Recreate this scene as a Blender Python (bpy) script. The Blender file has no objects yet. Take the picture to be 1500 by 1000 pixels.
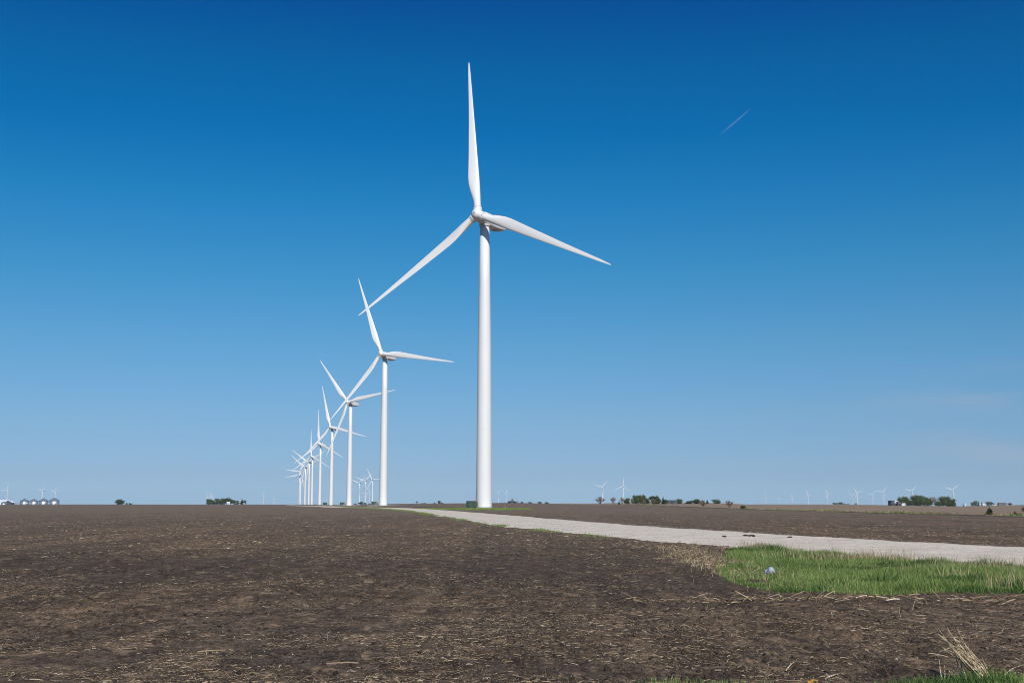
import bpy, bmesh, math, random
import numpy as np

SC = bpy.context.scene
COL = SC.collection
PI = math.pi

# ------------------------------------------------------------------ camera, sky, sun, exposure
F = 1800.0          # focal length in pixels of a 1500 px wide frame
HC = 1.5            # eye height
HY = 737.0          # row of the eye level
cam_data = bpy.data.cameras.new('camera')
cam = bpy.data.objects.new('camera', cam_data)
COL.objects.link(cam)
cam_data.sensor_width = 36.0
cam_data.lens = 36.0 * F / 1500.0
cam_data.clip_start = 0.1
cam_data.clip_end = 90000.0
cam.location = (0, 0, HC)
cam.rotation_euler = (PI / 2 + math.atan((HY - 500) / F), 0, 0)
SC.camera = cam

SUN_EL = 34.5
SUN_AZ = 15.0       # degrees to the right of straight behind the camera
sx = math.sin(math.radians(SUN_AZ)) * math.cos(math.radians(SUN_EL))
sy = -math.cos(math.radians(SUN_AZ)) * math.cos(math.radians(SUN_EL))
sz = math.sin(math.radians(SUN_EL))
sun_data = bpy.data.lights.new('sun', 'SUN')
sun_data.energy = 4.8
sun_data.angle = math.radians(0.53)
sun_data.color = (1.0, 0.955, 0.88)
sun = bpy.data.objects.new('sun', sun_data)
COL.objects.link(sun)
from mathutils import Vector
sun.rotation_euler = Vector((sx, sy, sz)).to_track_quat('Z', 'Y').to_euler()

world = bpy.data.worlds.new('World')
SC.world = world
world.use_nodes = True
wn = world.node_tree.nodes
wl = world.node_tree.links
bg = wn['Background']
sky = wn.new('ShaderNodeTexSky')
sky.sky_type = 'NISHITA'
sky.sun_disc = False
sky.sun_elevation = math.radians(SUN_EL)
sky.sun_rotation = math.atan2(sx, sy)
sky.altitude = 0
sky.air_density = 1.0
sky.dust_density = 0.35
sky.ozone_density = 3.0
hsv = wn.new('ShaderNodeHueSaturation')
hsv.inputs['Saturation'].default_value = 1.0
mul = wn.new('ShaderNodeMix'); mul.data_type = 'RGBA'; mul.blend_type = 'MULTIPLY'
mul.inputs['Factor'].default_value = 1.0
# polarised, deep blue clear sky: the physical sky graded by elevation (sine of it)
wtc = wn.new('ShaderNodeTexCoord'); wsep = wn.new('ShaderNodeSeparateXYZ'); wr = wn.new('ShaderNodeValToRGB')
wl.new(wtc.outputs['Generated'], wsep.inputs[0]); wl.new(wsep.outputs[2], wr.inputs['Fac'])
SKY_STOPS = [(0.0, (0.3062, 0.5039, 0.8569)), (0.0082, (0.2755, 0.4479, 0.7841)), (0.0203, (0.2468, 0.372, 0.6508)), (0.0478, (0.2332, 0.3503, 0.5634)), (0.0753, (0.229, 0.3593, 0.5283)), (0.1305, (0.1777, 0.3771, 0.5169)), (0.1853, (0.0994, 0.3789, 0.5269)), (0.2392, (0.0403, 0.3589, 0.5359)), (0.2918, (0.0022, 0.3138, 0.5322)), (0.3425, (0.0, 0.284, 0.5038)), (0.3888, (0.0, 0.2079, 0.4753)), (0.62, (0.42, 0.62, 0.76)), (1.0, (0.6, 0.72, 0.8))] #SKY
el_ = wr.color_ramp.elements
el_[0].position = SKY_STOPS[0][0]; el_[0].color = (*SKY_STOPS[0][1], 1)
el_[1].position = SKY_STOPS[-1][0]; el_[1].color = (*SKY_STOPS[-1][1], 1)
for p_, c_ in SKY_STOPS[1:-1]:
    e_ = el_.new(p_); e_.color = (*c_, 1)
wl.new(wr.outputs['Color'], mul.inputs['B'])
wl.new(sky.outputs[0], hsv.inputs['Color'])
wl.new(hsv.outputs[0], mul.inputs['A'])
wmap = wn.new('ShaderNodeMapping'); wmap.inputs['Scale'].default_value = (6, 6, 42); wmap.inputs['Rotation'].default_value = (0, .05, 0)
wno = wn.new('ShaderNodeTexNoise'); wno.inputs['Scale'].default_value = 1.0; wno.inputs['Detail'].default_value = 5
wl.new(wtc.outputs['Generated'], wmap.inputs[0]); wl.new(wmap.outputs[0], wno.inputs['Vector'])
def wmr(sock, a, b, c=0.0, d=1.0):
    n = wn.new('ShaderNodeMapRange'); n.interpolation_type = 'SMOOTHSTEP'
    for k, v in (('From Min', a), ('From Max', b), ('To Min', c), ('To Max', d)): n.inputs[k].default_value = v
    wl.new(sock, n.inputs['Value']); return n.outputs[0]
def wmu(a, b):
    n = wn.new('ShaderNodeMath'); n.operation = 'MULTIPLY'
    wl.new(a, n.inputs[0]); wl.new(b, n.inputs[1]) if not isinstance(b, float) else setattr(n.inputs[1], 'default_value', b); return n.outputs[0]
cir = wmu(wmu(wmr(wno.outputs['Fac'], .40, .70), wmr(wsep.outputs[0], .24, .40)), wmu(wmr(wsep.outputs[2], .115, .075), wmr(wsep.outputs[2], .0, .04)))
cmx = wn.new('ShaderNodeMix'); cmx.data_type = 'RGBA'; wl.new(wmu(cir, .45), cmx.inputs['Factor'])
wl.new(mul.outputs['Result'], cmx.inputs['A']); cmx.inputs['B'].default_value = (2.6, 2.9, 3.6, 1)
wl.new(cmx.outputs['Result'], bg.inputs['Color'])
bg.inputs['Strength'].default_value = 0.15

SC.view_settings.view_transform = 'Standard'
SC.view_settings.look = 'None'
SC.view_settings.gamma = 1.0
SC.view_settings.use_curve_mapping = False
SC.view_settings.exposure = 0.0
SC.cycles.use_denoising = True
SC.cycles.pixel_filter_type = 'BLACKMAN_HARRIS'
SC.cycles.filter_width = 1.05
SC.cycles.max_bounces = 6
SC.cycles.volume_bounces = 1
SC.cycles.transparent_max_bounces = 12

random.seed(7)
RNG = np.random.default_rng(11)

# ------------------------------------------------------------------ helpers
def tag(o, label=None, cat=None, group=None, kind=None):
    if label: o['label'] = label
    if cat: o['category'] = cat
    if group: o['group'] = group
    if kind: o['kind'] = kind
    return o

def empty(name, loc=(0, 0, 0), rz=0.0):
    o = bpy.data.objects.new(name, None)
    o.empty_display_size = 0.5
    COL.objects.link(o)
    o.location = loc
    o.rotation_euler = (0, 0, rz)
    return o

def copy_tree(o, parent=None):
    c = o.copy()
    COL.objects.link(c)
    c.parent = parent
    for ch in o.children:
        copy_tree(ch, c)
    return c

def link(name, me, mat=None, parent=None, smooth=False):
    o = bpy.data.objects.new(name, me)
    COL.objects.link(o)
    if mat is not None: me.materials.append(mat)
    if parent is not None: o.parent = parent
    if smooth:
        me.polygons.foreach_set('use_smooth', np.ones(len(me.polygons), bool))
    me.update()
    return o

def obj(name, bm, mat=None, parent=None, smooth=False):
    me = bpy.data.meshes.new(name)
    bm.normal_update()
    bm.to_mesh(me)
    bm.free()
    return link(name, me, mat, parent, smooth)

def np_mesh(name, verts, faces):
    """verts (n,3), faces (m,k) all of the same corner count"""
    me = bpy.data.meshes.new(name)
    verts = np.ascontiguousarray(verts, np.float32)
    faces = np.ascontiguousarray(faces, np.int32)
    n, k = faces.shape
    me.vertices.add(len(verts))
    me.vertices.foreach_set('co', verts.ravel())
    me.loops.add(n * k)
    me.loops.foreach_set('vertex_index', faces.ravel())
    me.polygons.add(n)
    me.polygons.foreach_set('loop_start', np.arange(0, n * k, k, dtype=np.int32))
    me.polygons.foreach_set('loop_total', np.full(n, k, np.int32))
    me.update(calc_edges=True)
    return me

def box(bm, x0, x1, y0, y1, z0, z1, bevel=0.0):
    r = bmesh.ops.create_cube(bm, size=1.0)
    for v in r['verts']:
        v.co = Vector(((x0 + x1) / 2 + v.co.x * (x1 - x0), (y0 + y1) / 2 + v.co.y * (y1 - y0), (z0 + z1) / 2 + v.co.z * (z1 - z0)))
    if bevel:
        es = list({e for v in r['verts'] for e in v.link_edges})
        bmesh.ops.bevel(bm, geom=es, offset=bevel, segments=2, affect='EDGES')

def lathe(bm, prof, seg=48, axis='Z', cap=True):
    """prof = [(r, z)], revolved about Z (or about -Y with z running forward)"""
    rings = []
    for r, z in prof:
        ring = []
        for i in range(seg):
            a = 2 * PI * i / seg
            if axis == 'Z': co = (r * math.cos(a), r * math.sin(a), z)
            else: co = (r * math.cos(a), -z, r * math.sin(a))
            ring.append(bm.verts.new(co))
        rings.append(ring)
    for a, b in zip(rings, rings[1:]):
        for i in range(seg):
            j = (i + 1) % seg
            bm.faces.new((a[i], a[j], b[j], b[i]))
    if cap:
        bm.faces.new(list(reversed(rings[0])))
        bm.faces.new(rings[-1])

def tube(bm, p0, p1, r0, r1=None, seg=8):
    r1 = r0 if r1 is None else r1
    p0, p1 = Vector(p0), Vector(p1)
    q = (p1 - p0).to_track_quat('Z', 'Y')
    ra, rb = [], []
    for i in range(seg):
        a = 2 * PI * i / seg
        d = q @ Vector((math.cos(a), math.sin(a), 0))
        ra.append(bm.verts.new(p0 + d * r0)); rb.append(bm.verts.new(p1 + d * r1))
    for i in range(seg):
        j = (i + 1) % seg
        bm.faces.new((ra[i], ra[j], rb[j], rb[i]))
    bm.faces.new(list(reversed(ra))); bm.faces.new(rb)

# ------------------------------------------------------------------ materials
def mat(name, color=(0.5, 0.5, 0.5), rough=0.6, metal=0.0, spec=0.5):
    m = bpy.data.materials.new(name)
    m.use_nodes = True
    b = m.node_tree.nodes['Principled BSDF']
    b.inputs['Base Color'].default_value = (*color, 1)
    b.inputs['Roughness'].default_value = rough
    b.inputs['Metallic'].default_value = metal
    b.inputs['Specular IOR Level'].default_value = spec
    return m

class NT:
    def __init__(s, m):
        s.m = m; s.n = m.node_tree.nodes; s.l = m.node_tree.links; s.b = s.n['Principled BSDF']
    def new(s, t, **kw):
        n = s.n.new(t)
        for k, v in kw.items(): setattr(n, k, v)
        return n
    def set(s, node, **kw):
        for k, v in kw.items(): node.inputs[k.replace('_', ' ')].default_value = v
        return node
    def coords(s, scale=(1, 1, 1), rot=0.0, out='Object'):
        tc = s.new('ShaderNodeTexCoord'); mp = s.new('ShaderNodeMapping')
        mp.inputs['Scale'].default_value = scale
        mp.inputs['Rotation'].default_value = (0, 0, rot)
        s.l.new(tc.outputs[out], mp.inputs['Vector'])
        return mp.outputs[0]
    def noise(s, vec, scale, detail=4.0, rough=0.55, dist=0.0):
        n = s.new('ShaderNodeTexNoise')
        n.inputs['Scale'].default_value = scale; n.inputs['Detail'].default_value = detail
        n.inputs['Roughness'].default_value = rough; n.inputs['Distortion'].default_value = dist
        s.l.new(vec, n.inputs['Vector'])
        return n.outputs['Fac']
    def ramp(s, fac, stops):
        r = s.new('ShaderNodeValToRGB')
        el = r.color_ramp.elements
        while len(el) > 1: el.remove(el[-1])
        el[0].position = stops[0][0]; el[0].color = (*stops[0][1], 1)
        for p, c in stops[1:]:
            e = el.new(p); e.color = (*c, 1)
        s.l.new(fac, r.inputs['Fac'])
        return r.outputs['Color']
    def step(s, fac, a, b):
        return s.ramp(fac, [(a, (0, 0, 0)), (b, (1, 1, 1))])
    def mix(s, fac, a, b, mode='MIX'):
        m = s.new('ShaderNodeMix', data_type='RGBA', blend_type=mode)
        for sock, v in (('Factor', fac), ('A', a), ('B', b)):
            i = m.inputs[sock]
            if isinstance(v, (int, float)): i.default_value = v
            elif isinstance(v, tuple): i.default_value = (*v, 1)
            else: s.l.new(v, i)
        return m.outputs['Result']
    def math(s, op, a, b=0.0):
        m = s.new('ShaderNodeMath', operation=op)
        for k, v in ((0, a), (1, b)):
            if isinstance(v, (int, float)): m.inputs[k].default_value = v
            else: s.l.new(v, m.inputs[k])
        return m.outputs[0]
    def bump(s, h, strength, dist):
        b = s.new('ShaderNodeBump')
        b.inputs['Strength'].default_value = strength; b.inputs['Distance'].default_value = dist
        s.l.new(h, b.inputs['Height']); s.l.new(b.outputs[0], s.b.inputs['Normal'])

def island_mat(name, stops, rough=0.8, spec=0.2, translucent=0.0):
    """one colour per loose piece, drawn from a ramp"""
    m = mat(name, rough=rough, spec=spec); t = NT(m)
    g = t.new('ShaderNodeNewGeometry')
    c = t.ramp(g.outputs['Random Per Island'], stops)
    t.l.new(c, t.b.inputs['Base Color'])
    if translucent:
        tr = t.new('ShaderNodeBsdfTranslucent'); mx = t.new('ShaderNodeMixShader')
        t.l.new(c, tr.inputs['Color'])
        mx.inputs[0].default_value = translucent
        t.l.new(t.b.outputs[0], mx.inputs[1]); t.l.new(tr.outputs[0], mx.inputs[2])
        t.l.new(mx.outputs[0], t.n['Material Output'].inputs['Surface'])
    return m

# white gel-coat of blades and steel tower paint
def paint(name, base, rough):
    m = mat(name, base, rough, 0, 0.45); t = NT(m)
    v = t.coords((1, 1, 0.12)); n = t.noise(v, 1.3, 5, 0.6)
    t.l.new(t.mix(t.step(n, 0.35, 0.75), tuple(c * 0.94 for c in base), base), t.b.inputs['Base Color'])
    return m
M_TOWER = paint('tower_paint', (0.64, 0.645, 0.64), 0.42)
M_BLADE = paint('blade_gelcoat', (0.70, 0.70, 0.695), 0.38)
M_NAC = paint('nacelle_paint', (0.66, 0.665, 0.66), 0.4)
M_JOINT = mat('weathered_seam_steel', (0.42, 0.43, 0.44), 0.6)
M_DARK = mat('dark_opening', (0.05, 0.05, 0.055), 0.7)
M_RED = mat('red_lens', (0.55, 0.03, 0.02), 0.3)
M_STEEL = mat('galvanised_steel', (0.62, 0.64, 0.65), 0.45, 0.6)
M_CONC = mat('concrete', (0.42, 0.40, 0.37), 0.9)
M_GREEN = mat('green_cabinet_paint', (0.035, 0.062, 0.042), 0.5)
M_GREEN2 = mat('green_fin_paint', (0.055, 0.085, 0.06), 0.45)

# ------------------------------------------------------------------ terrain
PXT = [-200, 0, 440, 520, 600, 680, 750, 800, 865, 900, 985, 1050, 1095, 1110, 1230, 1340, 1400, 1450, 1500, 1700]
PVT = [0, 0, .3, .5, -1, -1.6, -2.4, -1.2, -1.2, -2, -2, -1.9, .3, 0, .2, 1.8, 2.8, 1.9, .5, 0]
def base_z(x, y):
    """broad shape of the land: the earth's curve, low swells, falling away to the right"""
    x = np.asarray(x, float); y = np.asarray(y, float)
    r = np.hypot(x, y)
    px = np.where(y > 1, 750 + 1800 * x / np.maximum(y, 1), np.where(x > 0, 1700, -200))
    P = np.interp(px, PXT, PVT)
    z = -r * r / 1.486e7 - P / 1800 * np.maximum(0, r - 300)
    return z + .08 * np.exp(-((x + 7.5) ** 2 + (y - 333) ** 2) / 70 ** 2) + .5 * np.exp(-((x - 70) ** 2 + (y - 600) ** 2) / 200 ** 2)

def _hash(ix, iy, seed):
    h = (ix.astype(np.int64) * 374761393 + iy.astype(np.int64) * 668265263 + seed * 974634777) & 0xFFFFFFFF
    h = ((h ^ (h >> 13)) * 1274126177) & 0xFFFFFFFF
    h = h ^ (h >> 16)
    return (h & 0xFFFFFF) / float(0xFFFFFF)

def vnoise(x, y, s, seed=0):
    """value noise of feature size s metres, -1..1"""
    x = x / s; y = y / s
    ix = np.floor(x); iy = np.floor(y)
    fx = x - ix; fy = y - iy
    fx = fx * fx * (3 - 2 * fx); fy = fy * fy * (3 - 2 * fy)
    a = _hash(ix, iy, seed); b = _hash(ix + 1, iy, seed); c = _hash(ix, iy + 1, seed); d = _hash(ix + 1, iy + 1, seed)
    return (a + (b - a) * fx + (c - a) * fy + (a - b - c + d) * fx * fy) * 2 - 1

ROAD = np.array([(22, 22), (14.6, 35.6), (9.1, 55.5), (5.2, 78), (1.9, 100), (-2.6, 140), (-8.6, 190), (-15.5, 245), (-26, 310), (-38, 372), (-52, 418), (-64, 455), (-80, 540), (-104, 640), (-150, 880), (-215, 1200)], float)
ROAD_HW = 4.4
def smooth_line(P, n=3):
    for _ in range(n):
        Q = [P[0]]
        for a, b in zip(P, P[1:]): Q += [a * .75 + b * .25, a * .25 + b * .75]
        Q.append(P[-1]); P = np.array(Q)
    return P
ROADS = smooth_line(ROAD)
def line_dist(x, y, L):
    d = np.full(x.shape, 1e9)
    for a, b in zip(L, L[1:]):
        ab = b - a; t = np.clip(((x - a[0]) * ab[0] + (y - a[1]) * ab[1]) / (ab @ ab), 0, 1)
        d = np.minimum(d, np.hypot(x - a[0] - t * ab[0], y - a[1] - t * ab[1]))
    return d
RCHEAP = ROAD
def road_mask(x, y):
    """0 on the gravel, 1 away from it"""
    d = line_dist(x, y, RCHEAP)
    return np.clip((d - ROAD_HW - 0.5) / 1.2, 0, 1)

def px_world(px, py, z=0.0):
    a = math.atan((HY - 500) / F)
    u = (500 - py) / F; v = (px - 750) / F
    dy = math.cos(a) - u * math.sin(a); dz = math.sin(a) + u * math.cos(a)
    t = (z - HC) / dz
    return v * t, dy * t

GRASS_POLY = np.array([px_world(*p) for p in [(1058, 812), (1066, 805), (1110, 800), (1160, 804), (1200, 806), (1300, 815), (1400, 823), (1500, 832), (1620, 842), (1620, 872), (1500, 871), (1400, 870), (1300, 870), (1200, 867), (1130, 864), (1088, 859), (1056, 851), (1044, 834)]])
def in_poly(x, y, P):
    c = np.zeros(x.shape, bool); j = len(P) - 1
    for i in range(len(P)):
        xi, yi = P[i]; xj, yj = P[j]
        c ^= ((yi > y) != (yj > y)) & (x < (xj - xi) * (y - yi) / (yj - yi + 1e-12) + xi)
        j = i
    return c
def poly_dist(x, y, P):
    return line_dist(x, y, np.vstack([P, P[:1]]))

def clods(x, y):
    r = np.hypot(x, y)
    fade = np.clip((260 - r) / 200, 0, 1)
    w = vnoise(x, y, 2.7, 1) * .035 + vnoise(x, y, 0.9, 2) * .028
    rough = .55 + .45 * vnoise(x, y, 3.1, 9)
    b = (1 - np.abs(vnoise(x, y, .34, 3))) ** 2 * .032 - .01
    c = vnoise(x + .1 * vnoise(x, y, .3, 17), y, .15, 4) * .014 + vnoise(x, y, .07, 5) * .009 + vnoise(x, y, .032, 6) * .0045
    pit = -np.clip(vnoise(x, y, .42, 21) - .62, 0, 1) * .16
    return (w + (b * 1.3 + c * 1.5 + pit * 1.2) * rough) * fade

def ground_z(x, y):
    x = np.asarray(x, float); y = np.asarray(y, float)
    m = road_mask(x, y)
    return base_z(x, y) + clods(x, y) * (.06 + .94 * m) - .03 * (1 - m)

# ground: one sheet, fine near the viewer and coarse towards the horizon
def build_ground():
    fine = np.linspace(-26.5, 26.5, 1080)
    side = np.array([27.5, 29, 31, 34, 38, 43, 50, 60, 75, 90, 110, 130, 150, 165])
    ang = np.radians(np.concatenate([-side[::-1], fine, side, [180.0]]))
    radii = [3.0]
    while radii[-1] < 20000:
        r = radii[-1]
        k = .0125 if r < 8 else .0020 if r < 16 else .0026 if r < 60 else .006 if r < 300 else .02 if r < 2000 else .08
        radii.append(r * (1 + k))
    radii = np.array(radii)
    A, R = np.meshgrid(ang, radii)
    x = (R * np.sin(A)).ravel(); y = (R * np.cos(A)).ravel()
    z = ground_z(x, y)
    V = np.stack([x, y, z], 1)
    na = len(ang); nr = len(radii)
    i = np.arange(nr - 1)[:, None] * na; j = np.arange(na)[None, :]; j2 = (j + 1) % na
    Fc = np.stack([(i + j), (i + j2), (i + na + j2), (i + na + j)], -1).reshape(-1, 4)[:, ::-1]
    # centre disc
    me = np_mesh('ground', V, Fc)
    bm = bmesh.new(); bm.from_mesh(me); bm.verts.ensure_lookup_table()
    bm.faces.new([bm.verts[k] for k in range(na)][::-1])
    bm.to_mesh(me); bm.free()
    m = mat('tilled_soil', rough=.95, spec=.12); t = NT(m)
    v = t.coords()
    big = t.noise(v, .045, 3, .5)                    # moisture patches, tens of metres
    mid = t.noise(v, .5, 5, .6)
    fin = t.noise(v, 14, 6, .7)
    rows = t.noise(t.coords((1.1, .022, 1), math.radians(-10)), 1.0, 3, .6)
    band = t.noise(t.coords((.006, .055, 1), math.radians(8)), 1.0, 3, .55)
    soil = t.ramp(fin, [(.28, (.024, .018, .013)), (.5, (.086, .068, .053)), (.72, (.150, .117, .089))])
    soil = t.mix(t.step(mid, .35, .7), soil, t.mix(1.0, soil, (1.25, 1.2, 1.15), 'MULTIPLY'))
    soil = t.mix(t.step(big, .35, .62), t.mix(1.0, soil, (.70, .71, .74), 'MULTIPLY'), soil)
    soil = t.mix(t.math('MULTIPLY', t.step(rows, .44, .60), .5), soil, (.135, .105, .080))
    soil = t.mix(t.math('MULTIPLY', t.step(band, .45, .65), .35), soil, (.14, .108, .082))
    # long tillage bands running back to the horizon, and broad dry / damp patches
    till = t.noise(t.coords((.2, .004, 1), math.radians(-10)), 1.0, 4, .6)
    soil = t.mix(t.math('MULTIPLY', t.step(till, .46, .58), .7), soil, t.mix(1.0, soil, (1.45, 1.38, 1.30), 'MULTIPLY'))
    patch = t.noise(t.coords((.09, .05, 1)), 1.0, 5, .6)
    soil = t.mix(t.math('MULTIPLY', t.step(patch, .44, .60), .6), soil, t.mix(1.0, soil, (1.4, 1.28, 1.12), 'MULTIPLY'))
    soil = t.mix(t.math('MULTIPLY', t.step(patch, .42, .30), .6), soil, t.mix(1.0, soil, (.66, .66, .68), 'MULTIPLY'))
    tyre = t.noise(t.coords((.9, .010, 1), math.radians(-10)), 1.0, 2, .4)
    soil = t.mix(t.math('MULTIPLY', t.step(tyre, .62, .68), .55), soil, (.05, .041, .034))
    # one damp, darker belt lying across the near field
    bm_ = t.new('ShaderNodeMapping'); bm_.inputs['Location'].default_value = (.05, -2.15, 0); bm_.inputs['Scale'].default_value = (.028, .072, 0)
    wv = t.new('ShaderNodeVectorMath', operation='ADD'); t.l.new(v, wv.inputs[0])
    wn_ = t.new('ShaderNodeTexNoise'); wn_.inputs['Scale'].default_value = .12; wn_.inputs['Detail'].default_value = 5; t.l.new(v, wn_.inputs['Vector'])
    ws = t.new('ShaderNodeVectorMath', operation='SCALE'); ws.inputs['Scale'].default_value = 16; t.l.new(wn_.outputs['Color'], ws.inputs[0])
    wo = t.new('ShaderNodeVectorMath', operation='SUBTRACT'); wo.inputs[1].default_value = (8, 8, 8); t.l.new(ws.outputs[0], wo.inputs[0])
    t.l.new(wo.outputs[0], wv.inputs[1]); t.l.new(wv.outputs[0], bm_.inputs['Vector'])
    bl = t.new('ShaderNodeVectorMath', operation='LENGTH'); t.l.new(bm_.outputs[0], bl.inputs[0])
    belt = t.step(bl.outputs['Value'], 1.0, .35)
    soil = t.mix(t.math('MULTIPLY', belt, .85), soil, t.mix(1.0, soil, (.60, .62, .66), 'MULTIPLY'))
    # clod relief painted into the colour: shaded crevices, lit tops, at a few sizes
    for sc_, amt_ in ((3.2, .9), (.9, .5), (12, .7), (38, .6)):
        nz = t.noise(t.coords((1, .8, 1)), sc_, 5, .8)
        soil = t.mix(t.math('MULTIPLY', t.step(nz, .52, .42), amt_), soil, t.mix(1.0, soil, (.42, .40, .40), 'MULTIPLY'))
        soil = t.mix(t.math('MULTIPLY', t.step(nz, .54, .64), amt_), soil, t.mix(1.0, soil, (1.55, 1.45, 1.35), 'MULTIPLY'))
    # chaff too fine to model: pale flecks, more of them where residue lies thick
    fv = t.coords((1, 1, 1)); vo = t.new('ShaderNodeTexVoronoi'); vo.inputs['Scale'].default_value = 26
    vo.inputs['Randomness'].default_value = 1.0; t.l.new(fv, vo.inputs['Vector'])
    fleck = t.step(vo.outputs['Distance'], .26, .16)
    fl = t.math('MULTIPLY', t.step(vo.outputs['Distance'], .0, 1.0), 1.0)
    fleck = t.ramp(vo.outputs['Distance'], [(.0, (1, 1, 1)), (.18, (.9, .9, .9)), (.26, (0, 0, 0))])
    where = t.step(t.noise(v, .9, 4, .65), .48, .62)
    amt = t.math('MULTIPLY', fleck, t.math('ADD', t.math('MULTIPLY', where, .6), .22))
    soil = t.mix(amt, soil, (.30, .22, .14))
    # larger pieces that still read as single light specks a hundred metres off
    sp = t.noise(t.coords((1, .6, 1)), 2.6, 2, .7)
    soil = t.mix(t.math('MULTIPLY', t.step(sp, .60, .68), .55), soil, (.26, .19, .125))
    # drier, trashier ground farther out
    sep0 = t.new('ShaderNodeSeparateXYZ'); t.l.new(v, sep0.inputs[0])
    far = t.new('ShaderNodeMapRange'); far.inputs['From Min'].default_value = 25; far.inputs['From Max'].default_value = 260
    t.l.new(t.math('ADD', sep0.outputs[1], t.math('MULTIPLY', t.noise(v, .03, 3, .6), 60.0)), far.inputs['Value'])
    dry = t.ramp(t.noise(t.coords((.5, .15, 1)), 1.0, 6, .75), [(.32, (.095, .071, .055)), (.5, (.165, .122, .093)), (.68, (.26, .19, .14))])
    soil = t.mix(t.math('MULTIPLY', far.outputs[0], .72), soil, dry)
    # the next field, right of the fence row at x = 60 m, is paler bean stubble
    sep = t.new('ShaderNodeSeparateXYZ'); t.l.new(v, sep.inputs[0])
    wob = t.math('MULTIPLY', t.math('SUBTRACT', t.noise(v, .05, 3, .6), .5), 5.0)
    xx = t.math('ADD', sep.outputs[0], wob)
    beyond = t.math('GREATER_THAN', xx, 62.0)
    beyond = t.math('MULTIPLY', beyond, t.math('GREATER_THAN', sep.outputs[1], 60.0))
    pale = t.ramp(t.noise(t.coords((.02, .22, 1)), 1.0, 5, .65), [(.3, (.16, .12, .088)), (.5, (.24, .178, .128)), (.7, (.31, .235, .17))])
    pale = t.mix(t.math('MULTIPLY', t.step(t.noise(v, 1.2, 4, .7), .5, .66), .5), pale, (.09, .07, .055))
    soil = t.mix(t.math('MULTIPLY', beyond, .9), soil, pale)
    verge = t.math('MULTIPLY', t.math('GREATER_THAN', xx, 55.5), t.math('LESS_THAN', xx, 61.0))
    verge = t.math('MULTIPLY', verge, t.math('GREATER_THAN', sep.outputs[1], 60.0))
    soil = t.mix(t.math('MULTIPLY', verge, .85), soil, t.ramp(t.noise(v, .12, 4, .6), [(.5, (.034, .028, .023)), (.62, (.09, .10, .05))]))  # shadow line along the boundary painted in as dark soil, weedy green between
    soil = t.mix(1.0, soil, (1.12, 1.08, 1.02), 'MULTIPLY')
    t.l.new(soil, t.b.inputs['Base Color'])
    t.bump(t.noise(v, 45, 6, .75), .9, .012)
    me.materials.append(m)
    g = link('ground', me)
    tag(g, kind='structure')
    return g
build_ground()

# gravel road: a low raised sheet with ragged edges
def build_road():
    L = ROADS
    seg = np.hypot(*(L[1:] - L[:-1]).T); s = np.concatenate([[0], np.cumsum(seg)])
    ss = [0.0]
    while ss[-1] < s[-1]: ss.append(ss[-1] + (.3 if ss[-1] < 60 else .6 if ss[-1] < 130 else 2.5))
    ss = np.minimum(np.array(ss), s[-1])
    cx = np.interp(ss, s, L[:, 0]); cy = np.interp(ss, s, L[:, 1])
    tx = np.gradient(cx); ty = np.gradient(cy); n = np.hypot(tx, ty) + 1e-9
    nx, ny = ty / n, -tx / n
    nw = 49
    u = np.linspace(-1, 1, nw)
    hw = (ROAD_HW - .9 * np.clip((ss - 480) / 200, 0, 1))[:, None]
    el = hw + .5 * vnoise(ss, ss * 0, 3.0, 31)[:, None] + .22 * vnoise(ss, ss * 0, .7, 32)[:, None] + .8 * np.clip(vnoise(ss, ss * 0, 11, 33), 0, 1)[:, None]
    er = hw + .42 * vnoise(ss, ss * 0, 2.5, 34)[:, None] + .2 * vnoise(ss, ss * 0, .6, 35)[:, None]
    off = np.where(u[None] < 0, u[None] * el, u[None] * er)
    X = cx[:, None] + nx[:, None] * off; Y = cy[:, None] + ny[:, None] * off
    prof = .075 * (1 - np.abs(u) ** 6)[None] - .045 * (np.abs(u) ** 14)[None]
    rut = -.02 * (np.exp(-((np.abs(off) - 1.0) / .35) ** 2))
    Z = base_z(X, Y) + prof + rut + .012 * vnoise(X, Y, .5, 41) + .007 * vnoise(X, Y, .14, 42)
    V = np.stack([X, Y, Z], -1).reshape(-1, 3)
    i = np.arange(len(ss) - 1)[:, None] * nw; j = np.arange(nw - 1)[None]
    Fc = np.stack([i + j, i + j + 1, i + nw + j + 1, i + nw + j], -1).reshape(-1, 4)
    me = np_mesh('gravel_road', V, Fc)
    m = mat('crushed_limestone', rough=.95, spec=.15); t = NT(m)
    v = t.coords()
    c = t.ramp(t.noise(v, 22, 5, .75), [(.28, (.46, .395, .32)), (.5, (.70, .61, .51)), (.7, (.84, .75, .63))])
    c = t.mix(t.step(t.noise(t.coords((.5, .5, 1)), 1.0, 5, .65), .35, .68), t.mix(1.0, c, (.78, .76, .73), 'MULTIPLY'), c)
    dirt = t.step(t.noise(t.coords((1.6, .35, 1), math.radians(-14)), 1.5, 7, .75), .55, .68)
    c = t.mix(t.math('MULTIPLY', dirt, .6), c, (.26, .215, .17))
    spk = t.step(t.noise(t.coords((1.4, 1, 1)), 5.0, 4, .8), .56, .64)
    c = t.mix(t.math('MULTIPLY', spk, .4), c, (.20, .17, .14))
    t.l.new(c, t.b.inputs['Base Color'])
    t.bump(t.noise(v, 60, 5, .8), .7, .01)
    me.materials.append(m)
    o = link('road', me, smooth=True)
    tag(o, kind='structure')
build_road()

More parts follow.
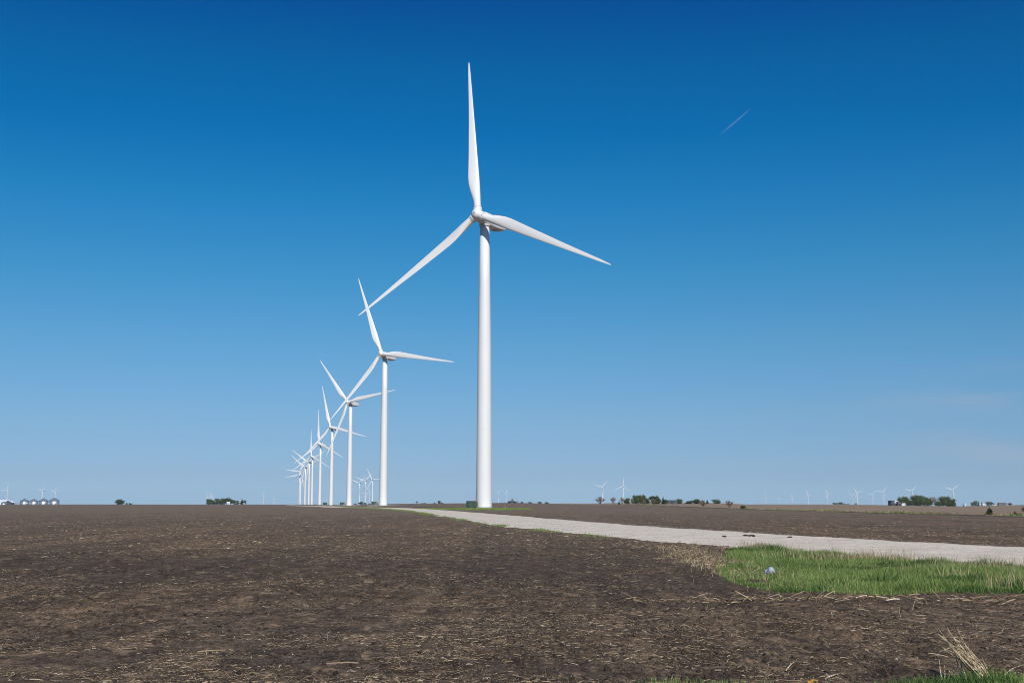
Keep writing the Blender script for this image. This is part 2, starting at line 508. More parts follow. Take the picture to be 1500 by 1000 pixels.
# ------------------------------------------------------------------ loose stuff on the soil
def rot_euler(n, yaw, pitch, roll):
    cy_, sy_ = np.cos(yaw), np.sin(yaw); cp, sp = np.cos(pitch), np.sin(pitch); cr, sr = np.cos(roll), np.sin(roll)
    Rm = np.empty((n, 3, 3))
    Rm[:, 0, 0] = cy_ * cp; Rm[:, 0, 1] = cy_ * sp * sr - sy_ * cr; Rm[:, 0, 2] = cy_ * sp * cr + sy_ * sr
    Rm[:, 1, 0] = sy_ * cp; Rm[:, 1, 1] = sy_ * sp * sr + cy_ * cr; Rm[:, 1, 2] = sy_ * sp * cr - cy_ * sr
    Rm[:, 2, 0] = -sp; Rm[:, 2, 1] = cp * sr; Rm[:, 2, 2] = cp * cr
    return Rm

def scatter(name, tv, tf, pos, scale, yaw, pitch, roll, m, label, cat='residue'):
    n = len(pos)
    Rm = rot_euler(n, yaw, pitch, roll)
    V = np.einsum('nij,nkj->nki', Rm, tv[None] * scale[:, None, :]) + pos[:, None, :]
    Fc = tf[None] + (np.arange(n) * len(tv))[:, None, None]
    me = np_mesh(name, V.reshape(-1, 3), Fc.reshape(-1, tf.shape[1]))
    o = link(name, me, m)
    tag(o, label, cat, kind='stuff')
    return o

def polar_points(n, r0, r1, amax, power=1.0):
    """random points on the field in front, thinning with distance"""
    u = RNG.random(n)
    r = r0 * (r1 / r0) ** (u ** power)
    a = RNG.uniform(-amax, amax, n)
    return r * np.sin(a), r * np.cos(a)

def off_limits(x, y):
    return (line_dist(x, y, RCHEAP) < ROAD_HW + .3) | in_poly(x, y, GRASS_POLY)

# straw template: bent flat strip of 4 stations, triangular section (local X = length)
st = np.array([[-.5, -.5, 0], [-.5, .5, 0], [-.5, 0, .6], [-.1, -.5, .35], [-.1, .5, .35], [-.1, 0, .95], [.5, -.35, .0], [.5, .35, 0], [.5, 0, .5]])
sf = np.array([[0, 1, 4, 3], [1, 2, 5, 4], [2, 0, 3, 5], [3, 4, 7, 6], [4, 5, 8, 7], [5, 3, 6, 8]])
M_STRAW = island_mat('dry_corn_residue', [(0, (.06, .040, .025)), (.3, (.13, .092, .058)), (.6, (.24, .172, .108)), (.85, (.40, .30, .19)), (.97, (.58, .45, .28)), (1, (.70, .60, .46))], .75, .25)
def straw(name, n, r0, r1, lmin, lmax, wid, label, dens_seed, power=1.0, thr=-.25, ramp=0.0):
    x, y = polar_points(n, r0, r1, math.radians(26), power)
    if ramp:
        rr = np.hypot(x, y); kp = RNG.random(n) < np.clip((rr - r0) / ramp, 0, 1) * np.clip((r1 - rr) / (r1 * .5), 0, 1)
        x, y = x[kp], y[kp]; n = len(x)
    k = vnoise(x, y, .8, dens_seed) * .75 + vnoise(x, y, 4, dens_seed + 1) * .6 + RNG.normal(0, .2, n) - .5 * np.exp(-(((x + 2) / 30) ** 2 + ((y - 30 - x * .12) / 7) ** 2) * 1.2)
    keep = (k > thr) & ~off_limits(x, y)
    x, y = x[keep], y[keep]; n = len(x)
    L = lmin + (lmax - lmin) * RNG.random(n) ** 3.2
    W = wid * RNG.uniform(.5, 1.6, n)
    if ramp:
        q = np.clip(np.hypot(x, y) / 60, .35, 1); L = L * q; W = W * q
    yaw = RNG.uniform(0, 2 * PI, n)
    pitch = RNG.normal(0, .14, n); 
    up = RNG.random(n) < .03
    pitch = np.where(up, RNG.uniform(-1.3, -.4, n), pitch)
    z = ground_z(x, y) + .006 + np.abs(np.sin(pitch)) * L * .42
    sc = np.stack([L, W, W * .7 + L * .03], 1)
    return scatter(name, st, sf, np.stack([x, y, z], 1), sc, yaw, pitch, RNG.uniform(-.5, .5, n), M_STRAW, label)
straw('corn_residue', 170000, 8.4, 60, .010, .085, .0048, 'short tan bits of chopped corn stalk littering the dark near soil', 51, 1.0, .0)
straw('corn_residue', 300, 8.6, 45, .10, .30, .009, 'long pale corn stalks lying scattered on the tilled soil', 61)
straw('corn_residue', 130000, 14, 330, .03, .19, .018, 'coarse straw-coloured trash spread thinly across the middle of the field', 71, 1.0, -.1, 22)

# thick mat of residue left of the grass patch
def mat_patch(cx, cy, rx, ry, n, label, lmin=.03, lmax=.3):
    a = RNG.uniform(0, 2 * PI, n); q = np.sqrt(RNG.random(n)) * RNG.normal(1, .25, n)
    x = cx + rx * q * np.cos(a); y = cy + ry * q * np.sin(a)
    keep = (line_dist(x, y, RCHEAP) > ROAD_HW + .1)
    x, y = x[keep], y[keep]; n = len(x)
    L = lmin + (lmax - lmin) * RNG.random(n) ** 2.2
    W = .010 * RNG.uniform(.5, 1.5, n)
    pitch = RNG.normal(0, .25, n)
    z = ground_z(x, y) + .012 + RNG.random(n) * .03 + np.abs(np.sin(pitch)) * L * .4
    scatter('corn_residue', st, sf, np.stack([x, y, z], 1), np.stack([L, W, W + L * .04], 1), RNG.uniform(0, 2 * PI, n), pitch, RNG.uniform(-.5, .5, n), M_STRAW, label)
x_, y_ = px_world(1040, 822)
mat_patch(x_, y_, .45, 6, 2200, 'thick mat of tan stalks along the left end of the grass patch')
x_, y_ = px_world(1260, 880)
mat_patch(x_, y_, 4.2, .9, 500, 'row of tan stalk trash along the near edge of the grass patch')
x_, y_ = px_world(1000, 800)
mat_patch(x_, y_, 2.2, 5, 450, 'loose heap of pale stalks near the bend of the gravel road')

# soil clods
ico = bmesh.new(); bmesh.ops.create_icosphere(ico, subdivisions=1, radius=.5)
for v in ico.verts: v.co *= random.uniform(.75, 1.2)
iv = np.array([v.co[:] for v in ico.verts]); ifc = np.array([[q.index for q in f.verts] for f in ico.faces]); ico.free()
def pebbles(name, n, r0, r1, s0, s1, m, label, on_road=False, thr=0.0, cat='soil'):
    if on_road:
        i = RNG.integers(0, 40, n); t_ = RNG.random(n)[:, None]
        P = ROADS[i] * (1 - t_) + ROADS[i + 1] * t_
        o_ = RNG.uniform(-1, 1, n) * (ROAD_HW + .2) + RNG.normal(0, .45, n)
        x, y = P[:, 0] + o_, P[:, 1]
        z = base_z(x, y) + .06
    else:
        x, y = polar_points(n, r0, r1, math.radians(26))
        keep = (vnoise(x, y, 1.7, 81) + RNG.normal(0, .5, n) > thr) & ~off_limits(x, y)
        x, y = x[keep], y[keep]; z = ground_z(x, y)
    n = len(x)
    s = s0 + (s1 - s0) * RNG.random(n) ** 4
    sc = s[:, None] * RNG.uniform([.8, .6, .4], [1.5, 1.0, .8], (n, 3))
    pos = np.stack([x, y, z + s * .12], 1)
    return scatter(name, iv, ifc, pos, sc, RNG.uniform(0, 6.3, n), RNG.normal(0, .3, n), RNG.normal(0, .3, n), m, label, cat)
M_CLOD = island_mat('soil_clod', [(0, (.024, .018, .014)), (.6, (.06, .047, .037)), (1, (.10, .08, .062))], .95, .1)
pebbles('soil_clods', 30000, 8.2, 34, .012, .075, M_CLOD, 'small dark crumbs and clods of soil on the near field')
M_STONE = island_mat('limestone_chip', [(0, (.22, .20, .18)), (.6, (.42, .40, .37)), (1, (.62, .60, .56))], .9, .2)
pebbles('gravel', 14000, 0, 0, .012, .06, M_STONE, 'loose pale limestone chips on the gravel road', True, cat='gravel')
pebbles('gravel', 700, 8.4, 30, .012, .035, M_STONE, 'few pale stones lying on the dark soil', thr=-.4, cat='gravel')

# a dozen dark lumps dropped on the road
M_LUMP = mat('dark_mud', (.03, .025, .02), .9)
lump_px = [(1062, 787), (1092, 785), (1098, 785.5), (1101, 785), (1104, 786), (1157, 788), (1060, 786.6)]
for i, (px, py) in enumerate(lump_px):
    x, y = px_world(px, py, .05)
    bm = bmesh.new(); bmesh.ops.create_icosphere(bm, subdivisions=2, radius=.055)
    for v in bm.verts: v.co = Vector((v.co.x * (2.2 if i % 2 else 1.3), v.co.y, v.co.z * .75)) * random.uniform(.75, 1.2)
    o = obj('mud_lump', bm, M_LUMP)
    o.location = (x, y, float(base_z(x, y)) + .095)
    tag(o, ['flat dark mud lump at the left end of the debris on the gravel road', 'larger dark mud lump just left of a close trio on the gravel road',
            'left lump of the close trio of mud lumps on the gravel road', 'middle lump of the close trio of mud lumps on the gravel road',
            'right lump of the close trio of mud lumps on the gravel road', 'lone round dark lump on the gravel road, rightmost of the mud lumps',
            'small dark mud lump just beside the flat lump at the left on the gravel road'][i], 'mud', 'dark mud lumps on the gravel road')

# ------------------------------------------------------------------ grass
bt = []   # blade template: base pair, mid pair, upper pair, tip (bends toward +X)
for h, w, b in ((0, .5, 0), (.4, .48, .06), (.75, .32, .24)):
    bt += [[b, -w, h], [b, w, h]]
bt.append([.46, 0, .98]); bt.append([.46, 0.001, .98])
bt = np.array(bt)
bf = np.array([[0, 1, 3, 2], [2, 3, 5, 4], [4, 5, 7, 6]])
M_GRASS = island_mat('grass_blade', [(0, (.10, .165, .036)), (.4, (.17, .26, .058)), (.75, (.25, .33, .095)), (.95, (.31, .39, .13)), (1, (.46, .40, .22))], .55, .3, .3)
M_GRASSD = island_mat('rank_grass_blade', [(0, (.040, .085, .018)), (.5, (.070, .135, .030)), (1, (.12, .20, .05))], .55, .3, .25)
M_DEAD = island_mat('dead_grass', [(0, (.22, .16, .09)), (.6, (.42, .33, .20)), (1, (.58, .49, .33))], .8, .2, .15)
def blades(name, x, y, H, W, m, label, lean=.25, cat='grass', parent=None):
    n = len(x)
    z = ground_z(x, y) - .01
    sc = np.stack([H * RNG.uniform(.5, 1.4, n), W, H], 1)
    return scatter(name, bt, bf, np.stack([x, y, z], 1), sc, RNG.uniform(0, 6.3, n), RNG.normal(0, lean, n), RNG.normal(0, lean, n), m, label, cat)
def poly_points(n, P):
    lo, hi = P.min(0), P.max(0)
    x = RNG.uniform(lo[0], hi[0], n); y = RNG.uniform(lo[1], hi[1], n)
    k = in_poly(x, y, P)
    return x[k], y[k]
def grass_patch():
    x, y = poly_points(420000, GRASS_POLY)
    d = poly_dist(x, y, GRASS_POLY)
    edge = np.clip(d / (.38 + .34 * vnoise(x, y, .8, 90)), 0, 1)
    cl = vnoise(x, y, .55, 91) * .5 + vnoise(x, y, 1.8, 92) * .5
    bare = vnoise(x, y, 2.4, 96)
    keep = (RNG.random(len(x)) < edge * (.42 + .4 * cl + .15)) & ~((bare < -.88))
    keep &= line_dist(x, y, RCHEAP) > ROAD_HW - .25
    x, y, cl, d = x[keep], y[keep], cl[keep], d[keep]
    print('grass blades', len(x))
    H = (.095 + .06 * cl + .16 * np.clip(vnoise(x, y, .7, 97) - .1, 0, 1) ** 1.2) * RNG.uniform(.5, 1.3, len(x)) * (.55 + .45 * np.clip(d, 0, 1))
    fx, fy = px_world(1095, 802); mound = np.exp(-(((x - fx) / 1.3) ** 2 + ((y - fy) / 2.5) ** 2)); H = H * (1 + .8 * mound)
    dark = vnoise(x, y, 1.3, 95) * .6 + .5 * vnoise(x, y, .4, 99) + .9 * mound + .35 * RNG.normal(0, .5, len(x)) + .75 * np.clip(1 - (y - 20.4) / 2.4, 0, 1) * (vnoise(x, y, 1.1, 98) > -.1) > .42
    H = np.where(dark, H * 1.25, H)
    W = np.full(len(x), .0075)
    blades('grass', x[~dark], y[~dark], H[~dark], W[~dark], M_GRASS, 'patch of fresh green grass beside the gravel road')
    blades('grass', x[dark], y[dark], H[dark], W[dark] * 1.4, M_GRASSD, 'darker tufts of rank grass within the grass patch by the road')
    # dead stems standing among it, thickest to the right
    x, y = poly_points(42000, GRASS_POLY)
    k = (vnoise(x, y, 1.1, 93) * .6 + vnoise(x, y, 3, 94) * .5 + np.clip((x - 7.0) * .14, -.6, .45) + RNG.normal(0, .2, len(x))) > .66
    k &= line_dist(x, y, RCHEAP) > ROAD_HW
    x, y = x[k], y[k]
    blades('dead_grass', x, y, RNG.uniform(.14, .40, len(x)), np.full(len(x), .0065), M_DEAD, 'thin bleached dead stems standing in the grass patch', .12)
    x0, y0 = px_world(1052, 825)
    n = 2600
    x = x0 + RNG.normal(0, .5, n); y = y0 + RNG.normal(0, 4.5, n)
    k = line_dist(x, y, RCHEAP) > ROAD_HW; x, y = x[k], y[k]
    blades('dead_grass', x, y, RNG.uniform(.06, .2, len(x)), np.full(len(x), .007), M_DEAD, 'short tan dead grass fringe at the left end of the grass patch', .4)
grass_patch()

def foreground_strip():
    n = 90000
    x = RNG.uniform(.4, 6.2, n); y = RNG.uniform(8.9, 11.1, n)
    lim = 10.74 + np.clip((x - 2.8) * .2, -.06, .24) + .22 * vnoise(x, y, .8, 101) + .12 * vnoise(x, y, .25, 102)
    p = np.clip((lim - y) / .3, 0, 1) * np.clip((x - 1.4) / 1.4, .5, 1) * (x > 1.0)
    k = RNG.random(n) < p * (.6 + .4 * vnoise(x, y, .35, 103))
    x, y = x[k], y[k]
    H = (.10 + .03 * vnoise(x, y, .5, 104)) * RNG.uniform(.5, 1.3, len(x)) * np.clip((x - .2) / 3, .6, 1)
    dk = vnoise(x, y, .5, 105) > .15
    blades('grass', x[~dk], y[~dk], H[~dk], np.full((~dk).sum(), .0048), M_GRASS, 'fringe of green grass along the bottom right edge of the field')
    blades('grass', x[dk], y[dk], H[dk], np.full(dk.sum(), .0058), M_GRASSD, 'darker green blades in the grass fringe at the bottom right')
foreground_strip()

def strip_grass(P, n, h, w, label, m=None, jitter=0.0):
    P = np.array([px_world(*p) if len(p) == 2 and p[1] > 700 else p for p in P])
    x, y = poly_points(n, P)
    k = (vnoise(x, y, 2.5, 111) + RNG.normal(0, .4, len(x)) > -.5) & (line_dist(x, y, RCHEAP) > ROAD_HW - .1)
    x, y = x[k], y[k]
    blades('grass', x, y, h * RNG.uniform(.4, 1.2, len(x)), np.full(len(x), w), m or M_GRASS, label, .4)
strip_grass([(-32, 318), (-22, 300), (-10, 272), (0, 268), (5, 296), (4, 322), (-4, 330), (-20, 329), (-30, 332)], 90000, .22, .05, 'band of green grass around the foot of the nearest turbine')
def verge():
    # tufts along the near (left) shoulder of the road
    n = 30000
    i = RNG.integers(18, len(ROADS) - 30, n); t_ = RNG.random(n)[:, None]
    P = ROADS[i] * (1 - t_) + ROADS[i + 1] * t_
    T = ROADS[i + 1] - ROADS[i]; T /= np.hypot(*T.T)[:, None]
    side = -(ROAD_HW + .2 + np.abs(RNG.normal(0, .55, n)) + np.clip((P[:, 1] - 220) / 130, 0, 1) * RNG.uniform(0, 4, n))
    x = P[:, 0] + T[:, 1] * side; y = P[:, 1] - T[:, 0] * side
    k = (P[:, 1] < 410) & (vnoise(x, y, 3.5, 121) + np.clip((y - 150) / 250, -.25, .7) + RNG.normal(0, .2, n) > .28)
    x, y = x[k], y[k]
    blades('grass', x, y, RNG.uniform(.06, .16, len(x)) * (1 + np.clip(y / 250, 0, 1)), .012 + .03 * np.clip(y / 300, 0, 1), M_GRASS, 'sparse green tufts along the shoulder of the gravel road', .4)
verge()
def fence_row_grass():
    n = 42000
    y = 130 * (780 / 130.) ** RNG.random(n); x = 60 + RNG.normal(0, 1.0, n)
    k = vnoise(x, y, 18, 131) + RNG.normal(0, .25, n) > .22
    x, y = x[k], y[k]
    dead = RNG.random(len(x)) < .5
    blades('grass', x[~dead], y[~dead], RNG.uniform(.15, .4, (~dead).sum()), np.full((~dead).sum(), .05), M_GRASSD, 'low weedy grass along the boundary between the two fields', .35)
    blades('dead_grass', x[dead], y[dead], RNG.uniform(.15, .45, dead.sum()), np.full(dead.sum(), .04), M_DEAD, 'bleached weeds along the boundary between the two fields', .3)
fence_row_grass()

# ------------------------------------------------------------------ dry stalk bunch, litter, leaf
def curved_stalk(bm, p0, p1, r, sag=.03, seg=6, n=7):
    p0, p1 = Vector(p0), Vector(p1)
    side = Vector((random.uniform(-1, 1), random.uniform(-1, 1), random.uniform(-.3, 1))) * sag
    pts = [p0.lerp(p1, k / n) + side * math.sin(PI * k / n) for k in range(n + 1)]
    for k, (a, b) in enumerate(zip(pts, pts[1:])):
        tube(bm, a, b, r * (1 - .6 * k / n), r * (1 - .6 * (k + 1) / n), seg)
M_STALK = mat('dry_stalk', (.36, .27, .17), .75, 0, .2)
_t = NT(M_STALK); _g = _t.new('ShaderNodeNewGeometry')
_t.l.new(_t.ramp(_g.outputs['Random Per Island'], [(0, (.30, .22, .14)), (.6, (.50, .39, .26)), (1, (.64, .53, .38))]), _t.b.inputs['Base Color'])
def stalk_bunch():
    bx, by = px_world(1446, 992)
    bz = float(ground_z(bx, by))
    t = empty('dry_stalk_bunch', (bx, by, bz))
    tag(t, 'leaning bunch of long dry tan stalks rising from the grass at the bottom right', 'dry stalks')
    bm = bmesh.new()
    for k in range(85):
        u = random.random()
        L = random.uniform(.2, .42) if k > 8 else random.uniform(.44, .56)
        a = random.gauss(0, .085)
        # leaning to the left and upward
        d = Vector((-.60 + a, random.uniform(-.12, .25), .70 + a * .3)).normalized()
        p0 = Vector((random.gauss(-.01, .03), random.gauss(0, .04), 0))
        curved_stalk(bm, p0, p0 + d * L, .0036 + random.random() * .0024, .02)
    obj('stem', bm, M_STALK, t, True)
    bm = bmesh.new()     # matted leaves in the upper half
    for k in range(70):
        c = Vector((-.60, random.uniform(-.05, .15), .70)) * random.uniform(.08, .42)
        c.x += random.gauss(0, .03); c.z += random.gauss(0, .03)
        d = Vector((random.gauss(-.6, .35), random.gauss(0, .3), random.gauss(.35, .35))).normalized() * random.uniform(.05, .16)
        w = Vector((random.gauss(0, 1), random.gauss(0, 1), random.gauss(0, 1))).cross(d).normalized() * .004
        v = [bm.verts.new(c - w), bm.verts.new(c + w), bm.verts.new(c + d + w * .4), bm.verts.new(c + d - w * .4)]
        bm.faces.new(v)
    obj('leaf', bm, M_DEAD, t)
stalk_bunch()
def upright_stalks(px, py, hs, label, lean=0.0):
    x, y = px_world(px, py); z = float(ground_z(x, y))
    t = empty('standing_stalks', (x, y, z))
    for dx, h in hs:
        bm = bmesh.new()
        curved_stalk(bm, (dx, random.uniform(-.03, .03), -.01), (dx + lean + random.gauss(0, .02), random.gauss(0, .03), h), .006, .012)
        obj('stalk', bm, M_STALK, t, True)
    tag(t, label, 'dry stalks', 'standing dry stalks by the bottom grass')
upright_stalks(1380, 989, [(-.01, .22), (.025, .17), (.05, .1)], 'few short upright dry stalks left of the leaning bunch')
upright_stalks(1403, 989, [(-.025, .17), (.0, .21), (.03, .15), (.05, .19), (.015, .24)], 'small cluster of upright dry stalks right at the left side of the leaning bunch')
upright_stalks(1438, 1003, [(0, .2), (-.11, .15)], 'two thin dry stalks standing in the bottom grass in front of the leaning bunch')
def lying_stalk(px, py, px2, py2, r, label, z=.02):
    x, y = px_world(px, py, z); x2, y2 = px_world(px2, py2, z)
    za, zb = float(ground_z(x, y)) + .02, float(ground_z(x2, y2)) + .02
    bm = bmesh.new(); curved_stalk(bm, (0, 0, 0), (x2 - x, y2 - y, zb - za), r, .015)
    o = obj('fallen_stalk', bm, M_STALK, None, True); o.location = (x, y, za)
    tag(o, label, 'dry stalk', 'fallen dry stalks on the near soil')
lying_stalk(1476, 977, 1502, 983, .008, 'thick pale fallen stalk lying level at the bottom right corner')
lying_stalk(1470, 986, 1500, 966, .005, 'thin arched fallen stalk crossing a thicker one at the bottom right corner')
lying_stalk(1209, 989, 1231, 979, .008, 'fallen stalk just right of the yellow leaf at the bottom edge')
lying_stalk(1151, 976, 1164, 969, .007, 'short pale fallen stalk up left of the yellow leaf at the bottom edge')
lying_stalk(1262, 918, 1274, 919, .010, 'stubby whitish fallen stalk right of centre on the near soil')

def yellow_leaf():
    x, y = px_world(1190, 992.5, .03); z = float(ground_z(x, y))
    bm = bmesh.new(); n = 9
    for side in (0, 1):
        row = []
        cx = (-.035 if side == 0 else .03)
        for i in range(n):
            for j in range(4):
                u = i / (n - 1) * 2 - 1; v = j / 3 * 2 - 1
                w = (1 - u * u) ** .5 * .022
                row.append(bm.verts.new((cx + u * .045, v * w, .03 + .016 * math.cos(v * 2.2 + side) + .008 * math.sin(u * 5 + side * 2) + side * .012)))
        for i in range(n - 1):
            for j in range(3):
                bm.faces.new((row[i * 4 + j], row[i * 4 + j + 1], row[i * 4 + j + 5], row[i * 4 + j + 4]))
    bmesh.ops.solidify(bm, geom=bm.faces[:], thickness=.002)
    o = obj('dead_leaf', bm, mat('yellow_husk', (.72, .40, .06), .7), None, True); o.location = (x, y, z + .005); o.rotation_euler = (.4, 0, .1); o.scale = (.6, .6, .6)
    tag(o, 'curled yellow leaf lying at the edge of the bottom grass', 'leaf')
yellow_leaf()

def litter():
    # crumpled pale blue-grey plastic container lying in the grass, ribbed at its left end
    x, y = px_world(1127, 838, .10); z = float(ground_z(x, y))
    t = empty('plastic_litter', (x, y, z + .12), math.radians(-6))
    tag(t, 'crushed pale blue ribbed plastic container lying in the green grass', 'litter')
    m = mat('pale_blue_plastic', (.30, .345, .40), .7); mc = mat('pale_grey_plastic', (.36, .41, .48), .6)
    bm = bmesh.new()
    prof = [(.0, -.135), (.065, -.13), (.083, -.11)]
    for k in range(4): prof += [(.088, -.10 + k * .03), (.068, -.088 + k * .03), (.088, -.076 + k * .03)]
    prof += [(.085, .04), (.078, .09), (.058, .125), (.03, .145), (0.001, .15)]
    lathe(bm, [(max(r, .001), h) for r, h in prof], 28, 'Z')
    for v in bm.verts:
        x0, y0, z0 = v.co
        v.co = Vector((z0, x0 * .8, y0 * .95 + .018 * math.sin(z0 * 22) - .25 * max(0, z0 - .03) ** 1.5 + .01 * math.sin(x0 * 60)))
    obj('container_body', bm, m, t, True)
    bm = bmesh.new()
    for k in range(3):
        lathe(bm, [(.086, -.097 + k * .034), (.0935, -.094 + k * .034), (.0935, -.080 + k * .034), (.086, -.077 + k * .034)], 28, 'Z', False)
    for v in bm.verts:
        x0, y0, z0 = v.co; v.co = Vector((z0, x0 * .8, y0 * .95 + .018 * math.sin(z0 * 22) + .01 * math.sin(x0 * 60)))
    obj('rib', bm, mat('navy_print', (.03, .04, .08), .5), t, True)
    bm = bmesh.new(); box(bm, -.165, -.10, -.10, -.02, -.095, -.045, .012)
    obj('flap', bm, mc, t)
    t.rotation_euler = (.1, math.radians(-10), math.radians(-6)); t.scale = (.74, .74, .8)
litter()

# ------------------------------------------------------------------ wind turbines
HUB = 80.0; BLADE_R = 45.4; TILT = math.radians(5); CONE = math.radians(1.0); OFFS = 3.9
def blade_mesh():
    """root at the origin, span along +Z, trailing edge towards -X, wind side towards -Y"""
    bm = bmesh.new()
    st_ = [  # r, chord, relative thickness, twist deg, roundness
        (1.2, 1.95, 1.0, 14, 1), (2.6, 1.95, 1.0, 14, 1), (4.0, 2.05, .92, 14, .85), (5.5, 2.45, .72, 14, .55), (7.2, 2.8, .54, 13.5, .25),
        (9.2, 3.12, .42, 12.5, .08), (11.2, 3.15, .34, 11, 0), (14, 2.88, .30, 9, 0), (18, 2.5, .27, 6.8, 0), (23, 2.1, .23, 4.6, 0), (28, 1.65, .21, 3, 0),
        (33, 1.28, .20, 1.8, 0), (38, .95, .19, .8, 0), (42, .68, .18, .2, 0), (44.2, .42, .18, 0, 0), (45.1, .28, .18, 0, 0), (45.4, .08, .2, 0, 0)]
    N = 28; rings = []
    for r, c, tk, tw, rd in st_:
        ring = []
        tw = math.radians(tw + 4)
        for i in range(N):
            a = 2 * PI * i / N
            # airfoil, x from 0 (leading) to 1 (trailing)
            xa = .5 * (1 - math.cos(a))
            yt = 5 * tk * (.2969 * math.sqrt(max(xa, 0)) - .126 * xa - .3516 * xa ** 2 + .2843 * xa ** 3 - .1036 * xa ** 4)
            ya = yt if a < PI else -yt * .62
            if a <= PI: ya += .04 * math.sin(PI * xa) * (1 - rd)
            ax, ay = (xa - .30) * c, ya * c
            cx_, cy_ = -math.cos(a) * c / 2, math.sin(a) * c / 2
            X = ax * (1 - rd) + cx_ * rd; Y = ay * (1 - rd) + cy_ * rd
            X, Y = -X, Y                      # trailing edge to -X, suction side away from the wind (+Y)
            x2 = X * math.cos(tw) - Y * math.sin(tw); y2 = X * math.sin(tw) + Y * math.cos(tw)
            pre = -.9 * (r / 45.4) ** 2       # blades curve slightly into the wind
            ring.append(bm.verts.new((x2, y2 + pre, r)))
        rings.append(ring)
    for a, b in zip(rings, rings[1:]):
        for i in range(N):
            j = (i + 1) % N
            bm.faces.new((a[i], a[j], b[j], b[i]))
    bm.faces.new(rings[-1]); bm.faces.new(list(reversed(rings[0])))
    bmesh.ops.recalc_face_normals(bm, faces=bm.faces[:])
    me = bpy.data.meshes.new('blade'); bm.to_mesh(me); bm.free()
    return me

